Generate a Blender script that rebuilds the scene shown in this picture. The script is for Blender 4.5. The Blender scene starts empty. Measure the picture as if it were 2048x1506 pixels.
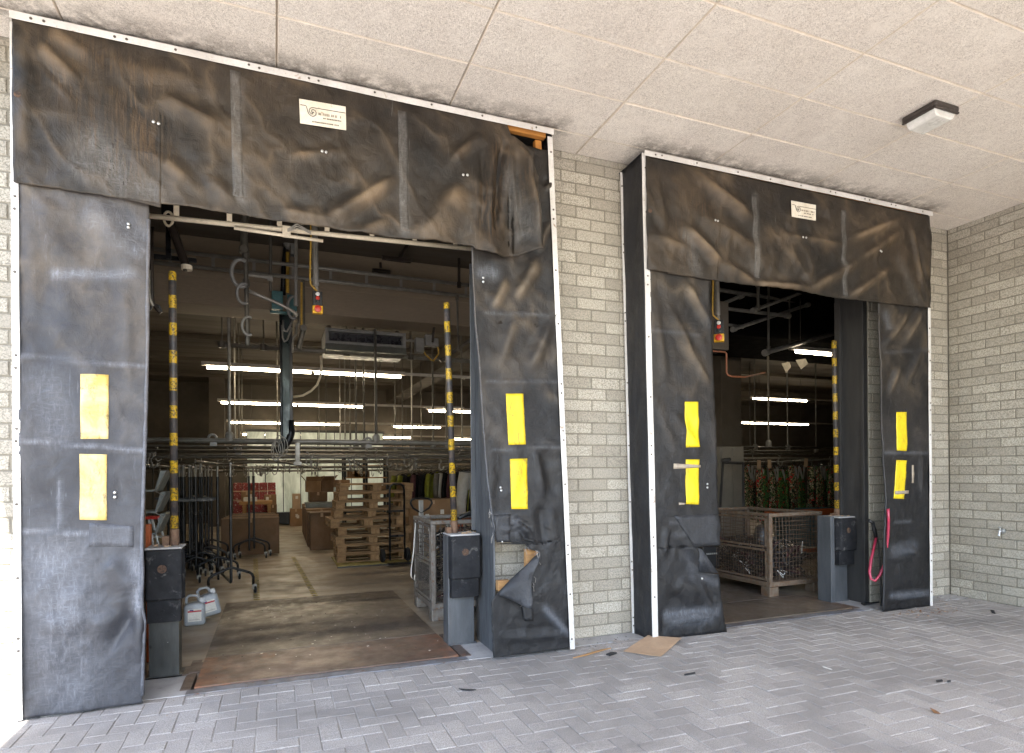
import bpy, bmesh, math, random
from mathutils import Vector, Matrix, noise as mnoise
random.seed(7)
C = bpy.context.scene.collection
SC = bpy.context.scene
PI = math.pi
# ------------------------------------------------------------------ camera model (photo is 2048 x 1506)
CAMZ, FPX, YAW, ROLL, PYC = 1.46, 1214.0, math.radians(21.3), .008, 946.0
sY, cY, sR, cR = math.sin(YAW), math.cos(YAW), math.sin(ROLL), math.cos(ROLL)
def ray(px, py):
    a = (px - 1024) / FPX; b = (PYC - py) / FPX
    u = a * cR + b * sR; v = -a * sR + b * cR
    return (sY + u * cY, cY - u * sY, v)
def at(px, py, Y):                      # pixel -> point on the plane y = Y
    d = ray(px, py); t = Y / d[1]
    return Vector((d[0] * t, Y, CAMZ + d[2] * t))
def gnd(px, py, z=0.0):                 # pixel -> point at height z
    d = ray(px, py); t = (z - CAMZ) / d[2]
    return Vector((d[0] * t, d[1] * t, z))
# ------------------------------------------------------------------ mesh builder
class MB:
    def __init__(s): s.v = []; s.f = []; s.m = []; s.a = {}
    def face(s, idx, m=0): s.f.append(tuple(idx)); s.m.append(m)
    def bx(s, x0, x1, y0, y1, z0, z1, m=0, rot=None, piv=None):
        b = len(s.v)
        P = [Vector(p) for p in ((x0,y0,z0),(x1,y0,z0),(x1,y1,z0),(x0,y1,z0),(x0,y0,z1),(x1,y0,z1),(x1,y1,z1),(x0,y1,z1))]
        if rot is not None:
            pv = Vector(piv) if piv is not None else Vector(((x0+x1)/2,(y0+y1)/2,(z0+z1)/2))
            P = [rot @ (p - pv) + pv for p in P]
        s.v += P
        for q in ((0,3,2,1),(4,5,6,7),(0,1,5,4),(1,2,6,5),(2,3,7,6),(3,0,4,7)): s.face([b+i for i in q], m)
        return s
    def quad(s, a, b, c, d, m=0):
        i = len(s.v); s.v += [Vector(a), Vector(b), Vector(c), Vector(d)]; s.face((i,i+1,i+2,i+3), m); return s
    def tube(s, pts, r, n=8, m=0, closed=False, cap=True):
        pts = [Vector(p) for p in pts]; N = len(pts)
        rr = r if isinstance(r, (list, tuple)) else [r]*N
        rings = []; up = None
        for i, p in enumerate(pts):
            if closed: d = pts[(i+1) % N] - pts[i-1]
            else: d = pts[min(i+1, N-1)] - pts[max(i-1, 0)]
            d = d.normalized() if d.length > 1e-9 else Vector((0,0,1))
            if up is None:
                up = Vector((0,0,1)) if abs(d.z) < .9 else Vector((1,0,0))
            a = (up - d * up.dot(d))
            if a.length < 1e-6: a = d.orthogonal()
            a.normalize(); b = d.cross(a); up = a
            base = len(s.v)
            for k in range(n):
                t = 2*PI*k/n; s.v.append(p + (a*math.cos(t) + b*math.sin(t))*rr[i])
            rings.append(base)
        R = range(N if closed else N-1)
        for i in R:
            A, B = rings[i], rings[(i+1) % N]
            for k in range(n): s.face((A+k, A+(k+1)%n, B+(k+1)%n, B+k), m)
        if cap and not closed:
            s.face([rings[0]+k for k in range(n)][::-1], m); s.face([rings[-1]+k for k in range(n)], m)
        return s
    def cyl(s, p0, p1, r, n=10, m=0): return s.tube([p0, p1], r, n, m)
    def prism(s, poly, y0, y1, m=0, axis='y'):      # poly = list of (x, z); extruded along y (or x: poly=(y,z); z: poly=(x,y))
        b = len(s.v); n = len(poly)
        def V3(p, t):
            return Vector((p[0], t, p[1])) if axis == 'y' else Vector((t, p[0], p[1])) if axis == 'x' else Vector((p[0], p[1], t))
        s.v += [V3(p, y0) for p in poly] + [V3(p, y1) for p in poly]
        s.face(list(range(b, b+n)), m); s.face(list(range(b+n, b+2*n))[::-1], m)
        for i in range(n):
            j = (i+1) % n; s.face((b+i, b+n+i, b+n+j, b+j), m)
        return s
    def lathe(s, prof, c=(0,0,0), n=16, m=0, axis='z'):
        c = Vector(c); rings = []
        for r, h in prof:
            base = len(s.v)
            for k in range(n):
                t = 2*PI*k/n; x, y = r*math.cos(t), r*math.sin(t)
                s.v.append(c + (Vector((x,y,h)) if axis == 'z' else Vector((x,h,y)) if axis == 'y' else Vector((h,x,y))))
            rings.append(base)
        for A, B in zip(rings, rings[1:]):
            for k in range(n): s.face((A+k, A+(k+1)%n, B+(k+1)%n, B+k), m)
        s.face([rings[0]+k for k in range(n)][::-1], m); s.face([rings[-1]+k for k in range(n)], m)
        return s
    def build(s, name, mats, parent=None, smooth=False, bevel=0, solid=0, world=True, seg=2):
        me = bpy.data.meshes.new(name); me.from_pydata([tuple(v) for v in s.v], [], s.f)
        mats = mats if isinstance(mats, (list, tuple)) else [mats]
        for mm in mats: me.materials.append(mm)
        me.polygons.foreach_set('material_index', s.m)
        bm = bmesh.new(); bm.from_mesh(me); bmesh.ops.recalc_face_normals(bm, faces=bm.faces); bm.to_mesh(me); bm.free()
        if smooth: me.polygons.foreach_set('use_smooth', [True]*len(me.polygons))
        for k, vals in s.a.items():
            at_ = me.attributes.new(k, 'FLOAT', 'POINT'); at_.data.foreach_set('value', vals)
        me.update()
        o = bpy.data.objects.new(name, me); C.objects.link(o)
        if parent is not None:
            o.parent = parent
            if world and parent.parent is None and parent.type == 'EMPTY': o.location = -Vector(parent.location)
        if bevel:
            b = o.modifiers.new('bev', 'BEVEL'); b.width = bevel; b.segments = seg; b.limit_method = 'ANGLE'; b.angle_limit = .6
            b.harden_normals = False
        if solid:
            d = o.modifiers.new('sol', 'SOLIDIFY'); d.thickness = solid; d.offset = 0
        return o
def tag(o, label, cat, group=None, kind=None):
    o['label'] = label; o['category'] = cat
    if group: o['group'] = group
    if kind: o['kind'] = kind
    return o
def thing(name, label, cat, loc=(0,0,0), rz=0, group=None):
    o = bpy.data.objects.new(name, None); o.empty_display_size = .1; C.objects.link(o)
    o.location = loc; o.rotation_euler = (0,0,rz)
    return tag(o, label, cat, group)
def kids(o): return [c for c in list(C.objects) if c.parent == o]
def dup(o, loc=None, rz=None, label=None, group=None, parent=None):
    ch = kids(o); c = o.copy(); C.objects.link(c)
    if parent is not None: c.parent = parent
    if loc is not None: c.location = loc
    if rz is not None: c.rotation_euler = (0,0,rz)
    if label: c['label'] = label
    if group: c['group'] = group
    for k in ch: dup(k, parent=c)
    return c
def Rz(a): return Matrix.Rotation(a, 3, 'Z')
def Rx(a): return Matrix.Rotation(a, 3, 'X')
def Ry(a): return Matrix.Rotation(a, 3, 'Y')
# ------------------------------------------------------------------ materials
class NT:
    def __init__(s, name):
        s.m = bpy.data.materials.new(name); s.m.use_nodes = True
        s.t = s.m.node_tree; s.N = s.t.nodes; s.L = s.t.links; s.N.clear()
        s.out = s.N.new('ShaderNodeOutputMaterial'); s.b = s.N.new('ShaderNodeBsdfPrincipled'); s.L.new(s.b.outputs[0], s.out.inputs[0])
    def co(s, scale=(1,1,1), kind='Object'):
        t = s.N.new('ShaderNodeTexCoord'); mp = s.N.new('ShaderNodeMapping'); mp.inputs['Scale'].default_value = scale
        s.L.new(t.outputs[kind], mp.inputs[0]); return mp.outputs[0]
    def noise(s, co, scale, detail=6, rough=.55, dist=0):
        n = s.N.new('ShaderNodeTexNoise'); n.inputs['Scale'].default_value = scale; n.inputs['Detail'].default_value = detail
        n.inputs['Roughness'].default_value = rough; n.inputs['Distortion'].default_value = dist
        s.L.new(co, n.inputs['Vector']); return n.outputs['Fac']
    def vor(s, co, scale, feature='F1', out='Distance'):
        n = s.N.new('ShaderNodeTexVoronoi'); n.feature = feature; n.inputs['Scale'].default_value = scale
        s.L.new(co, n.inputs['Vector']); return n.outputs[out]
    def ramp(s, f, a, b, va=0., vb=1.):
        r = s.N.new('ShaderNodeMapRange'); r.inputs['From Min'].default_value = a; r.inputs['From Max'].default_value = b
        r.inputs['To Min'].default_value = va; r.inputs['To Max'].default_value = vb; r.interpolation_type = 'SMOOTHSTEP'
        s.L.new(f, r.inputs['Value']); return r.outputs[0]
    def math(s, op, a, b=None):
        n = s.N.new('ShaderNodeMath'); n.operation = op; n.use_clamp = False
        for i, x in enumerate((a, b)):
            if x is None: continue
            if isinstance(x, (int, float)): n.inputs[i].default_value = x
            else: s.L.new(x, n.inputs[i])
        return n.outputs[0]
    def mix(s, f, a, b, mode='MIX'):
        n = s.N.new('ShaderNodeMix'); n.data_type = 'RGBA'; n.blend_type = mode; n.clamp_factor = True
        if isinstance(f, (int, float)): n.inputs[0].default_value = f
        else: s.L.new(f, n.inputs[0])
        for i, x in ((6, a), (7, b)):
            if isinstance(x, (tuple, list)): n.inputs[i].default_value = (*x, 1)
            else: s.L.new(x, n.inputs[i])
        return n.outputs[2]
    def attr(s, name):
        n = s.N.new('ShaderNodeAttribute'); n.attribute_name = name; return n.outputs['Fac']
    def sep(s, co):
        n = s.N.new('ShaderNodeSeparateXYZ'); s.L.new(co, n.inputs[0]); return n.outputs
    def rnd(s):
        return s.N.new('ShaderNodeObjectInfo').outputs['Random']
    def bump(s, h, strength=.3, dist=.01, prev=None):
        n = s.N.new('ShaderNodeBump'); n.inputs['Strength'].default_value = strength; n.inputs['Distance'].default_value = dist
        s.L.new(h, n.inputs['Height'])
        if prev is not None: s.L.new(prev, n.inputs['Normal'])
        return n.outputs[0]
    def set(s, **k):
        for a, v in k.items():
            a = {'col':'Base Color','rough':'Roughness','metal':'Metallic','nrm':'Normal','spec':'Specular IOR Level','trans':'Transmission Weight','ec':'Emission Color','es':'Emission Strength','sss':'Subsurface Weight'}[a]
            i = s.b.inputs[a]
            if isinstance(v, (tuple, list)): i.default_value = (*v, 1)
            elif isinstance(v, (int, float)): i.default_value = v
            else: s.L.new(v, i)
        return s.m
def mat(name, c1, c2=None, scale=6, rough=.6, metal=0, bump=.15, bs=60, stretch=(1,1,1), spots=None, spot_t=(.62,.7), spot_s=14, rv=.15, spec=.5):
    n = NT(name); co = n.co(stretch)
    c2 = c2 or tuple(x*.62 for x in c1)
    f = n.ramp(n.noise(co, scale, 8, .62, .3), .32, .68)
    col = n.mix(f, c1, c2)
    fine = n.noise(co, bs, 4, .7)
    col = n.mix(n.ramp(fine, .3, .75, 0, .35), col, tuple(x*.55 for x in c1))
    if spots:
        col = n.mix(n.ramp(n.noise(n.co(), spot_s, 9, .68, .6), *spot_t), col, spots)
    r = n.ramp(n.noise(co, scale*2.3, 5), .25, .75, max(.05, rough-rv), min(1, rough+rv))
    return n.set(col=col, rough=r, metal=metal, spec=spec, nrm=n.bump(fine, bump, .004))
def emit(name, col, s):
    n = NT(name); return n.set(col=(.8,.8,.8), ec=col, es=s)
# ------------------------------------------------------------------ special materials
def m_curtain(name, dark, highc, lowc, amt=.55):
    n = NT(name); co = n.co(); p = n.sep(co)
    big = n.noise(co, 1.1, 9, .66, .5); mid = n.noise(n.co((1,1,.45)), 5.5, 8, .7, .4)
    streak = n.noise(n.co((2.2,2,34)), 3.2, 7, .75, .5); vst = n.noise(n.co((30,2,2.4)), 2.2, 7, .72, .6)
    fine = n.noise(co, 170, 3, .7); crease = n.noise(co, 9, 5, .6, 1.4)
    hi = n.ramp(p[2], .9, 2.7)                                     # brown reflected tone high, sky-grey low, painted in over the dirt
    dust_sheen = n.mix(hi, lowc, highc)
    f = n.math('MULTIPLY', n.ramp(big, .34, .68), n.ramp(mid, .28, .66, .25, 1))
    f = n.math('ADD', n.math('MULTIPLY', f, amt), n.math('MULTIPLY', n.attr('dust_sheen'), .90))
    col = n.mix(n.math('MINIMUM', f, .92), dark, dust_sheen)
    col = n.mix(n.math('MULTIPLY', n.ramp(streak, .53, .72), .30), col, tuple(x*.3 for x in highc))
    col = n.mix(n.math('MULTIPLY', n.math('MULTIPLY', n.ramp(vst, .56, .74), n.ramp(mid, .46, .66)), .6), col, tuple(min(1, x*1.9) for x in lowc))
    ab = n.noise(n.co((5,3,1.2)), 9, 9, .82, .5); ab2 = n.noise(n.co((1.2,2,6)), 11, 9, .82, .4); ab = n.math('MAXIMUM', n.math('MULTIPLY', ab, .97), n.math('MULTIPLY', ab2, .93))
    col = n.mix(n.math('MULTIPLY', n.math('MULTIPLY', n.ramp(ab, .6, .74), n.ramp(big, .47, .64)), .55), col, tuple(min(1, x*2.2) for x in lowc))
    # patch of pale scuffing, in the seams too
    col = n.mix(n.math('MULTIPLY', n.attr('pale'), n.ramp(ab, .42, .70, .22, .95)), col, tuple(min(1, x*2.6) for x in lowc))
    col = n.mix(n.math('MULTIPLY', n.attr('rust'), n.ramp(vst, .42, .70, 0, .7)), col, (.13,.078,.038))
    r = n.ramp(n.noise(co, 6, 6, .65), .3, .72, .36, .60)
    rn = n.N.new('ShaderNodeTexNoise'); rn.noise_type = 'RIDGED_MULTIFRACTAL'; rn.inputs['Scale'].default_value = 2.6; rn.inputs['Detail'].default_value = 4; rn.inputs['Distortion'].default_value = .7; n.L.new(n.co((1,1,.8)), rn.inputs['Vector'])
    h = n.math('ADD', n.math('ADD', n.math('MULTIPLY', crease, .7), n.math('MULTIPLY', rn.outputs['Fac'], .28)), n.math('ADD', n.math('MULTIPLY', fine, .12), n.math('MULTIPLY', ab, .25)))
    return n.set(col=col, rough=r, spec=.30, nrm=n.bump(h, .48, .024))
def m_brick(name, c1, c2):
    n = NT(name); co = n.co(); t = n.attr('tint')
    col = n.mix(t, c1, c2)
    sp = n.noise(co, 85, 6, .85); big = n.noise(co, .8, 6, .6)
    col = n.mix(n.ramp(sp, .38, .58), tuple(x*.5 for x in c1), col)
    col = n.mix(n.ramp(n.noise(co, 190, 3, .8), .60, .68, 0, .55), col, (.62,.58,.50))
    col = n.mix(n.ramp(big, .38, .66, 0, .40), col, tuple(x*.66 for x in c2))
    blot = n.ramp(n.noise(co, 7, 9, .75), .64, .73, 0, .65)
    col = n.mix(blot, col, (.07,.065,.06))
    return n.set(col=col, rough=.92, spec=.2, nrm=n.bump(sp, .8, .006))
def m_paver(name):
    n = NT(name); co = n.co(); t = n.attr('tint')
    col = n.mix(t, (.352,.322,.294), (.50,.46,.418))
    g = n.noise(co, 150, 5, .8)
    col = n.mix(n.ramp(g, .36, .62), (.20,.19,.18), col)
    col = n.mix(n.ramp(n.noise(co, 240, 2, .8), .62, .70, 0, .7), col, (.60,.59,.58))
    d = n.noise(co, .75, 8, .65, .4)
    col = n.mix(n.ramp(d, .44, .64, 0, .75), col, (.215,.20,.185))
    st = n.noise(n.co((.35,1.6,1)), 1.3, 7, .7, .8)
    col = n.mix(n.ramp(st, .55, .72, 0, .5), col, (.15,.138,.128))
    col = n.mix(n.ramp(n.noise(co, 11, 6, .7, .3), .66, .73, 0, .6), col, (.085,.08,.075))
    col = n.mix(n.ramp(n.noise(co, 3.1, 8, .7, .6), .60, .72, 0, .38), col, (.40,.37,.33))
    return n.set(col=col, rough=.9, spec=.25, nrm=n.bump(g, .8, .006))
def m_soffit(name):
    n = NT(name); co = n.co(); t = n.attr('tint')
    fib = n.noise(n.co((1,1,1)), 34, 7, .88, 2.2); f2 = n.noise(n.co((1.5,.7,1)), 75, 5, .85, 1.8)
    base = n.mix(t, (.88,.81,.725), (.93,.865,.79))
    base = n.mix(n.ramp(n.noise(co, 1.3, 6, .6), .35, .7, 0, .45), base, (.74,.655,.585))
    col = n.mix(n.ramp(fib, .30, .46), (.46,.39,.33), base)
    ln = n.math('ABSOLUTE', n.math('SUBTRACT', n.noise(co, 40, 3, .65, 1.8), .5)); l2 = n.math('ABSOLUTE', n.math('SUBTRACT', n.noise(n.co((.8,1.2,1)), 46, 3, .6, 2.0), .47))
    gate = n.ramp(n.noise(co, 5, 4, .6), .12, .55)
    col = n.mix(n.math('MULTIPLY', n.ramp(ln, 0, .06, .62, 0), gate), col, (.25,.20,.165))
    col = n.mix(n.ramp(l2, 0, .045, .55, 0), col, (.93,.885,.83))
    col = n.mix(n.ramp(f2, .58, .72, 0, .5), col, (.90,.85,.79))
    col = n.mix(n.ramp(f2, .28, .40, .85, 0), col, (.20,.155,.125))
    col = n.mix(n.math('MULTIPLY', n.attr('soot'), n.ramp(n.noise(co, 10, 8, .7), .3, .62)), col, (.10,.082,.065))
    return n.set(col=col, rough=.95, spec=.1, nrm=n.bump(n.math('ADD', fib, n.math('MULTIPLY', f2, .6)), 1., .012))
def m_floor(name):
    n = NT(name); co = n.co(); p = n.sep(co)
    st = n.noise(n.co((.22,3.2,1)), 1.0, 8, .7, .5); b = n.noise(co, 1.4, 8, .65)
    col = n.mix(n.ramp(st, .36, .64), (.235,.188,.135), (.335,.278,.205))
    col = n.mix(n.ramp(b, .45, .7, 0, .4), col, (.15,.12,.095))
    col = n.mix(n.ramp(n.noise(n.co((.5,3.5,1)), 2.2, 9, .75, .8), .56, .74, 0, .5), col, (.085,.066,.052))
    col = n.mix(n.ramp(n.noise(co, 30, 4, .8), .66, .72, 0, .5), col, (.50,.45,.37))
    return n.set(col=col, rough=n.ramp(n.noise(co, 3, 6), .3, .7, .33, .62), nrm=n.bump(n.noise(co, 40, 5, .7), .12, .004))
def m_plate(name, c1, c2, rust):
    n = NT(name); co = n.co(); b = n.noise(co, 1.6, 9, .68, .5)
    col = n.mix(n.ramp(b, .36, .64), c1, c2)
    col = n.mix(n.ramp(n.noise(co, 4, 9, .75, .7), .55, .68, 0, .75), col, rust)
    col = n.mix(n.math('MULTIPLY', n.attr('rust'), n.ramp(n.noise(co, 9, 8, .7), .32, .6)), col, rust)
    col = n.mix(n.ramp(n.noise(n.co((8,40,8)), 2, 6, .7), .60, .72, 0, .45), col, (.27,.24,.21))
    return n.set(col=col, rough=n.ramp(n.noise(co, 5, 7, .7), .3, .7, .30, .60), metal=.25, nrm=n.bump(n.noise(co, 60, 5, .75), .2, .004))
def m_pole(name):
    n = NT(name); co = n.co(); p = n.sep(co)
    k = n.math('FRACT', n.math('ADD', n.math('MULTIPLY', p[2], 4.95), .02))
    k = n.math('GREATER_THAN', k, .54)
    wear = n.noise(co, 42, 8, .8); w2 = n.noise(co, 12, 7, .7)
    yel = n.mix(n.ramp(wear, .48, .56), (.50,.31,.010), (.035,.03,.025))
    k = k
    blk = n.mix(n.ramp(w2, .45, .7), (.03,.028,.030), (.10,.075,.06))
    col = n.mix(k, blk, yel)
    rustf = n.math('MULTIPLY', n.ramp(p[2], .22, .0), n.ramp(w2, .3, .55))
    col = n.mix(rustf, col, (.12,.075,.05))
    return n.set(col=col, rough=.5, nrm=n.bump(wear, .3, .003))
def m_floral(name, seed, cream):
    n = NT(name); co = n.co(); 
    mp = n.N.new('ShaderNodeVectorMath'); mp.operation = 'ADD'; n.L.new(co, mp.inputs[0]); mp.inputs[1].default_value = (seed*3.1, seed*1.7, seed)
    co = mp.outputs[0]
    a = n.noise(co, 20, 3, .6, 2.5); b = n.noise(co, 15, 3, .55, 2.6); c = n.noise(co, 11, 2, .5, 1.5)
    col = n.mix(n.ramp(a, .50, .55), (.010,.012,.010), (.06,.13,.035))
    col = n.mix(n.ramp(b, .54, .58), col, cream)
    col = n.mix(n.ramp(c, .61, .64), col, (.48,.025,.025))
    return n.set(col=col, rough=.9, spec=.2)
def m_wood(name, c1, c2, ax=(2,14,14)):
    n = NT(name); g = n.noise(n.co(ax), 3, 8, .65, .6); co = n.co()
    col = n.mix(n.ramp(g, .33, .67), c1, c2)
    col = n.mix(n.math('MULTIPLY', n.rnd(), .35), col, tuple(x*.55 for x in c2))
    col = n.mix(n.ramp(n.noise(co, 5, 7, .7), .58, .75, 0, .5), col, tuple(x*.4 for x in c2))
    return n.set(col=col, rough=.8, nrm=n.bump(g, .25, .004))
def m_yellow(name, c=(.80,.60,.012), dirt=.6, pale=None):
    n = NT(name); co = n.co(); a = n.noise(n.co((1,1,.35)), 26, 9, .8, .6); b = n.noise(co, 5, 7, .7, .5)
    col = n.mix(n.ramp(b, .35, .7), c, pale or tuple(x*.85 for x in c))
    col = n.mix(n.ramp(a, .50, .66, 0, dirt), col, (.035,.028,.014))
    return n.set(col=col, rough=.55, nrm=n.bump(a, .12, .004))
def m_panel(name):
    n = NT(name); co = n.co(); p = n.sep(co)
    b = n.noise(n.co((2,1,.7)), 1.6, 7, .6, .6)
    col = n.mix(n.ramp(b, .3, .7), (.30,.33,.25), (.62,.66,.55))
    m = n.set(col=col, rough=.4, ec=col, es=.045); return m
K = {}
K['cur_a'] = m_curtain('curtain_dusty_skylit_grey', (.028,.028,.032), (.135,.108,.080), (.090,.094,.106), .70)   # the pale door-one drop nearest the open end, skylight painted into its grey
K['cur_h'] = m_curtain('curtain_dusty_brown_sheen', (.0085,.0075,.0065), (.165,.118,.074), (.070,.068,.065), .22)  # brown includes the soffit's reflection, painted into the dirty cloth colour
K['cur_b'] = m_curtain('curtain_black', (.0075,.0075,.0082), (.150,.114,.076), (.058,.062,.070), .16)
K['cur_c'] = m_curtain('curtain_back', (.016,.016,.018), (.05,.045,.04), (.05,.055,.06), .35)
K['edge'] = mat('frayed_scrim', (.30,.28,.25), (.18,.17,.16), 30, .9)
K['white'] = mat('white_coated_aluminium', (.66,.64,.61), (.50,.475,.44), 3, .42, 0, .05, 60, spots=(.25,.17,.11), spot_t=(.60,.70), spot_s=11)
K['screw'] = mat('screw_head', (.14,.12,.10), None, 60, .5, .6)
K['yel_a'] = m_yellow('faded_yellow_marker', (.55,.38,.085), .75, (.60,.47,.24))
K['yel_b'] = m_yellow('scuffed_yellow_marker', (.62,.45,.008), .62)
K['yel_c'] = m_yellow('bright_yellow_marker', (.66,.50,.006), .40)
K['plate'] = mat('maker_plate_white', (.70,.66,.57), (.60,.54,.43), 9, .5, 0, .05, spots=(.30,.19,.09), spot_t=(.63,.72), spot_s=16)
K['ink'] = mat('ink', (.05,.045,.035), None, 40, .7)
K['inkf'] = mat('faded_ink', (.30,.26,.20), None, 40, .7)
K['tape'] = mat('old_tape', (.36,.30,.22), (.25,.21,.17), 20, .6)
K['brick'] = m_brick('grey_block', (.345,.312,.255), (.505,.465,.388))
K['mortar'] = mat('mortar', (.235,.212,.165), (.165,.15,.12), 9, .95, 0, .5, 120)
K['paver'] = m_paver('concrete_paver')
K['sand'] = mat('joint_sand', (.36,.335,.30), (.20,.187,.168), 2.4, .95, 0, .6, 160)
K['asphalt'] = mat('yard_paving', (.36,.355,.36), (.28,.275,.28), 3, .95, 0, .5, 130)
K['soffit'] = m_soffit('wood_wool_board')
K['sofback'] = mat('seam_batten', (.66,.58,.49), (.54,.47,.39), 6, .9)
K['concrete'] = mat('concrete', (.42,.41,.40), (.30,.295,.29), 3.5, .85, 0, .35, 70, spots=(.16,.15,.14), spot_t=(.60,.74), spot_s=6)
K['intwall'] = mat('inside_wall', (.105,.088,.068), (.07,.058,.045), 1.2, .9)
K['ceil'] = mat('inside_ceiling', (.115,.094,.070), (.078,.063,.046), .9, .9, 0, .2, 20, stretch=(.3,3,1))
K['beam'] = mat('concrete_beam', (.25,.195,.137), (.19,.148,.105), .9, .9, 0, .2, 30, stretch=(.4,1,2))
K['floor'] = m_floor('sealed_floor')
K['lev'] = m_plate('steel_plate', (.088,.064,.052), (.138,.098,.078), (.23,.105,.055))
K['levd'] = m_plate('dark_steel_plate', (.100,.082,.066), (.142,.116,.090), (.15,.10,.065))
K['angle'] = mat('galvanised_angle', (.26,.27,.30), (.16,.15,.15), 5, .5, .5, spots=(.14,.07,.04), spot_t=(.55,.68))
K['bluegrey'] = mat('bluegrey_painted_steel', (.098,.104,.112), (.060,.065,.071), 3, .45, .1, .15, 40, stretch=(3,3,.6), spots=(.10,.09,.08), spot_t=(.64,.72), spot_s=18)
K['greygreen'] = mat('scraped_steel', (.066,.068,.065), (.034,.036,.035), 5, .42, .35, .2, 50, stretch=(2,2,.6), spots=(.36,.35,.33), spot_t=(.66,.72), spot_s=17)
K['darksteel'] = mat('charcoal_steel', (.050,.048,.046), (.034,.033,.033), 3, .5, .2, .1, 40, stretch=(3,3,.5))
K['rubber'] = mat('bumper_rubber', (.0095,.0097,.011), (.017,.0175,.020), 5, .72, 0, .45, 45, spots=(.085,.083,.08), spot_t=(.57,.70), spot_s=13, spec=.25)
K['hole'] = mat('bolt_hole', (.03,.02,.015), (.11,.06,.035), 40, .9)
K['rust'] = mat('rusted_steel', (.17,.10,.06), (.10,.06,.04), 14, .8, .2, .5, 80)
K['pole'] = m_pole('black_yellow_pole')
K['galv'] = mat('galvanised_pipe', (.27,.255,.225), (.19,.178,.155), 8, .45, .3, .1, 70)
K['pipe2'] = mat('dark_dull_pipe', (.22,.21,.19), (.14,.133,.12), 8, .55, .2)
K['galvd'] = mat('dull_pipe', (.135,.122,.10), (.085,.077,.063), 8, .5, .3, .1, 70)
K['cream'] = mat('cream_painted_pipe', (.84,.74,.57), (.74,.64,.48), 5, .5, 0, .1, 50)
K['blackp'] = mat('black_powder_coat', (.006,.006,.007), (.010,.010,.011), 8, .38, .0, .05, spec=.3)
K['darkpipe'] = mat('dark_brown_pipe', (.045,.034,.026), (.03,.022,.018), 8, .45, .4)
K['green'] = mat('dark_green_steel', (.022,.040,.038), (.014,.024,.024), 6, .4, .2)
K['teal'] = mat('teal_box', (.085,.20,.205), (.06,.15,.155), 8, .5)
K['tealbin'] = mat('teal_container', (.008,.055,.072), (.006,.040,.054), 4, .55)
K['orange'] = mat('orange_beam', (.40,.085,.014), (.30,.065,.012), 5, .55, spots=(.12,.06,.04), spot_t=(.66,.74))
K['ycable'] = mat('yellow_cable', (.62,.38,.06), None, 20, .5)
K['wcable'] = mat('white_cable', (.45,.42,.36), None, 20, .5)
K['black'] = mat('black_plastic', (.007,.007,.008), (.013,.013,.014), 12, .5)
K['ypend'] = mat('yellow_housing', (.80,.42,.01), None, 20, .45)
K['red'] = mat('red_button', (.62,.03,.015), None, 20, .4)
K['whitep'] = mat('white_plastic', (.72,.72,.72), (.62,.62,.62), 8, .45)
K['grey'] = mat('grey_plastic', (.25,.245,.23), (.18,.175,.165), 8, .5)
K['jug'] = mat('milky_plastic', (.34,.355,.365), (.27,.285,.295), 4, .38)
K['lamp'] = emit('lit_tube', (1,.84,.60), 8.6)
K['housing'] = mat('lamp_housing', (.50,.46,.40), (.42,.38,.33), 8, .5)
K['opal'] = mat('opal_diffuser', (.66,.65,.62), (.56,.55,.52), 7, .35)
K['brownp'] = mat('dark_brown_plastic', (.030,.023,.019), (.045,.035,.03), 10, .55)
K['timber'] = m_wood('orange_timber', (.52,.23,.04), (.40,.16,.03))
K['pallet'] = m_wood('pallet_wood', (.37,.225,.105), (.20,.115,.052), (1.2,14,14))
K['palletd'] = m_wood('pallet_block', (.40,.245,.115), (.24,.135,.06), (9,9,9))
K['bench'] = m_wood('bench_wood', (.40,.22,.085), (.28,.15,.06), (2,12,12))
K['card'] = mat('cardboard', (.255,.150,.075), (.195,.112,.056), 3, .85, 0, .1, 40)
K['cardl'] = mat('pale_cardboard', (.42,.285,.175), (.34,.23,.145), 3, .85, 0, .1, 40)
K['cardd'] = mat('dark_cardboard', (.15,.085,.045), (.10,.06,.03), 3, .85)
K['paper'] = mat('paper', (.66,.63,.57), (.55,.52,.47), 10, .8)
K['redbox'] = mat('red_can_tray', (.30,.03,.025), (.14,.014,.015), 26, .5, 0, .1, 60, spots=(.55,.45,.38), spot_t=(.57,.62), spot_s=24)
K['panel'] = m_panel('translucent_panel')
K['wire'] = mat('cage_wire', (.165,.15,.13), (.085,.065,.05), 30, .55, .5)
K['wirer'] = mat('rusty_cage_wire', (.125,.085,.055), (.08,.05,.03), 30, .7, .3)
K['cagew'] = mat('worn_white_cage_paint', (.22,.205,.185), (.13,.105,.08), 12, .6, .1, .3, 60, spots=(.15,.085,.05), spot_t=(.53,.64), spot_s=22)
K['cager'] = mat('worn_rusty_cage_paint', (.17,.135,.10), (.10,.065,.042), 12, .7, .1, .3, 60, spots=(.13,.07,.035), spot_t=(.50,.62), spot_s=22)
K['alu'] = mat('bare_aluminium', (.55,.55,.54), (.42,.42,.41), 5, .38, .8)
K['trayg'] = mat('grey_sheet_tray', (.20,.215,.20), (.15,.16,.15), 5, .5, .3)
K['cab'] = mat('beige_locker', (.20,.18,.145), (.16,.145,.12), 3, .5)
K['hose'] = mat('red_hose', (.40,.03,.07), (.30,.02,.05), 8, .35)
K['floortape'] = mat('yellow_floor_tape', (.42,.33,.04), (.25,.19,.03), 20, .7, spots=(.05,.045,.03), spot_t=(.5,.6), spot_s=22)
K['dark'] = mat('black_cloth', (.006,.006,.007), (.010,.010,.011), 9, .95, spec=.15)
K['hiviz'] = mat('yellow_cloth', (.15,.155,.008), (.10,.105,.006), 9, .85)
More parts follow.
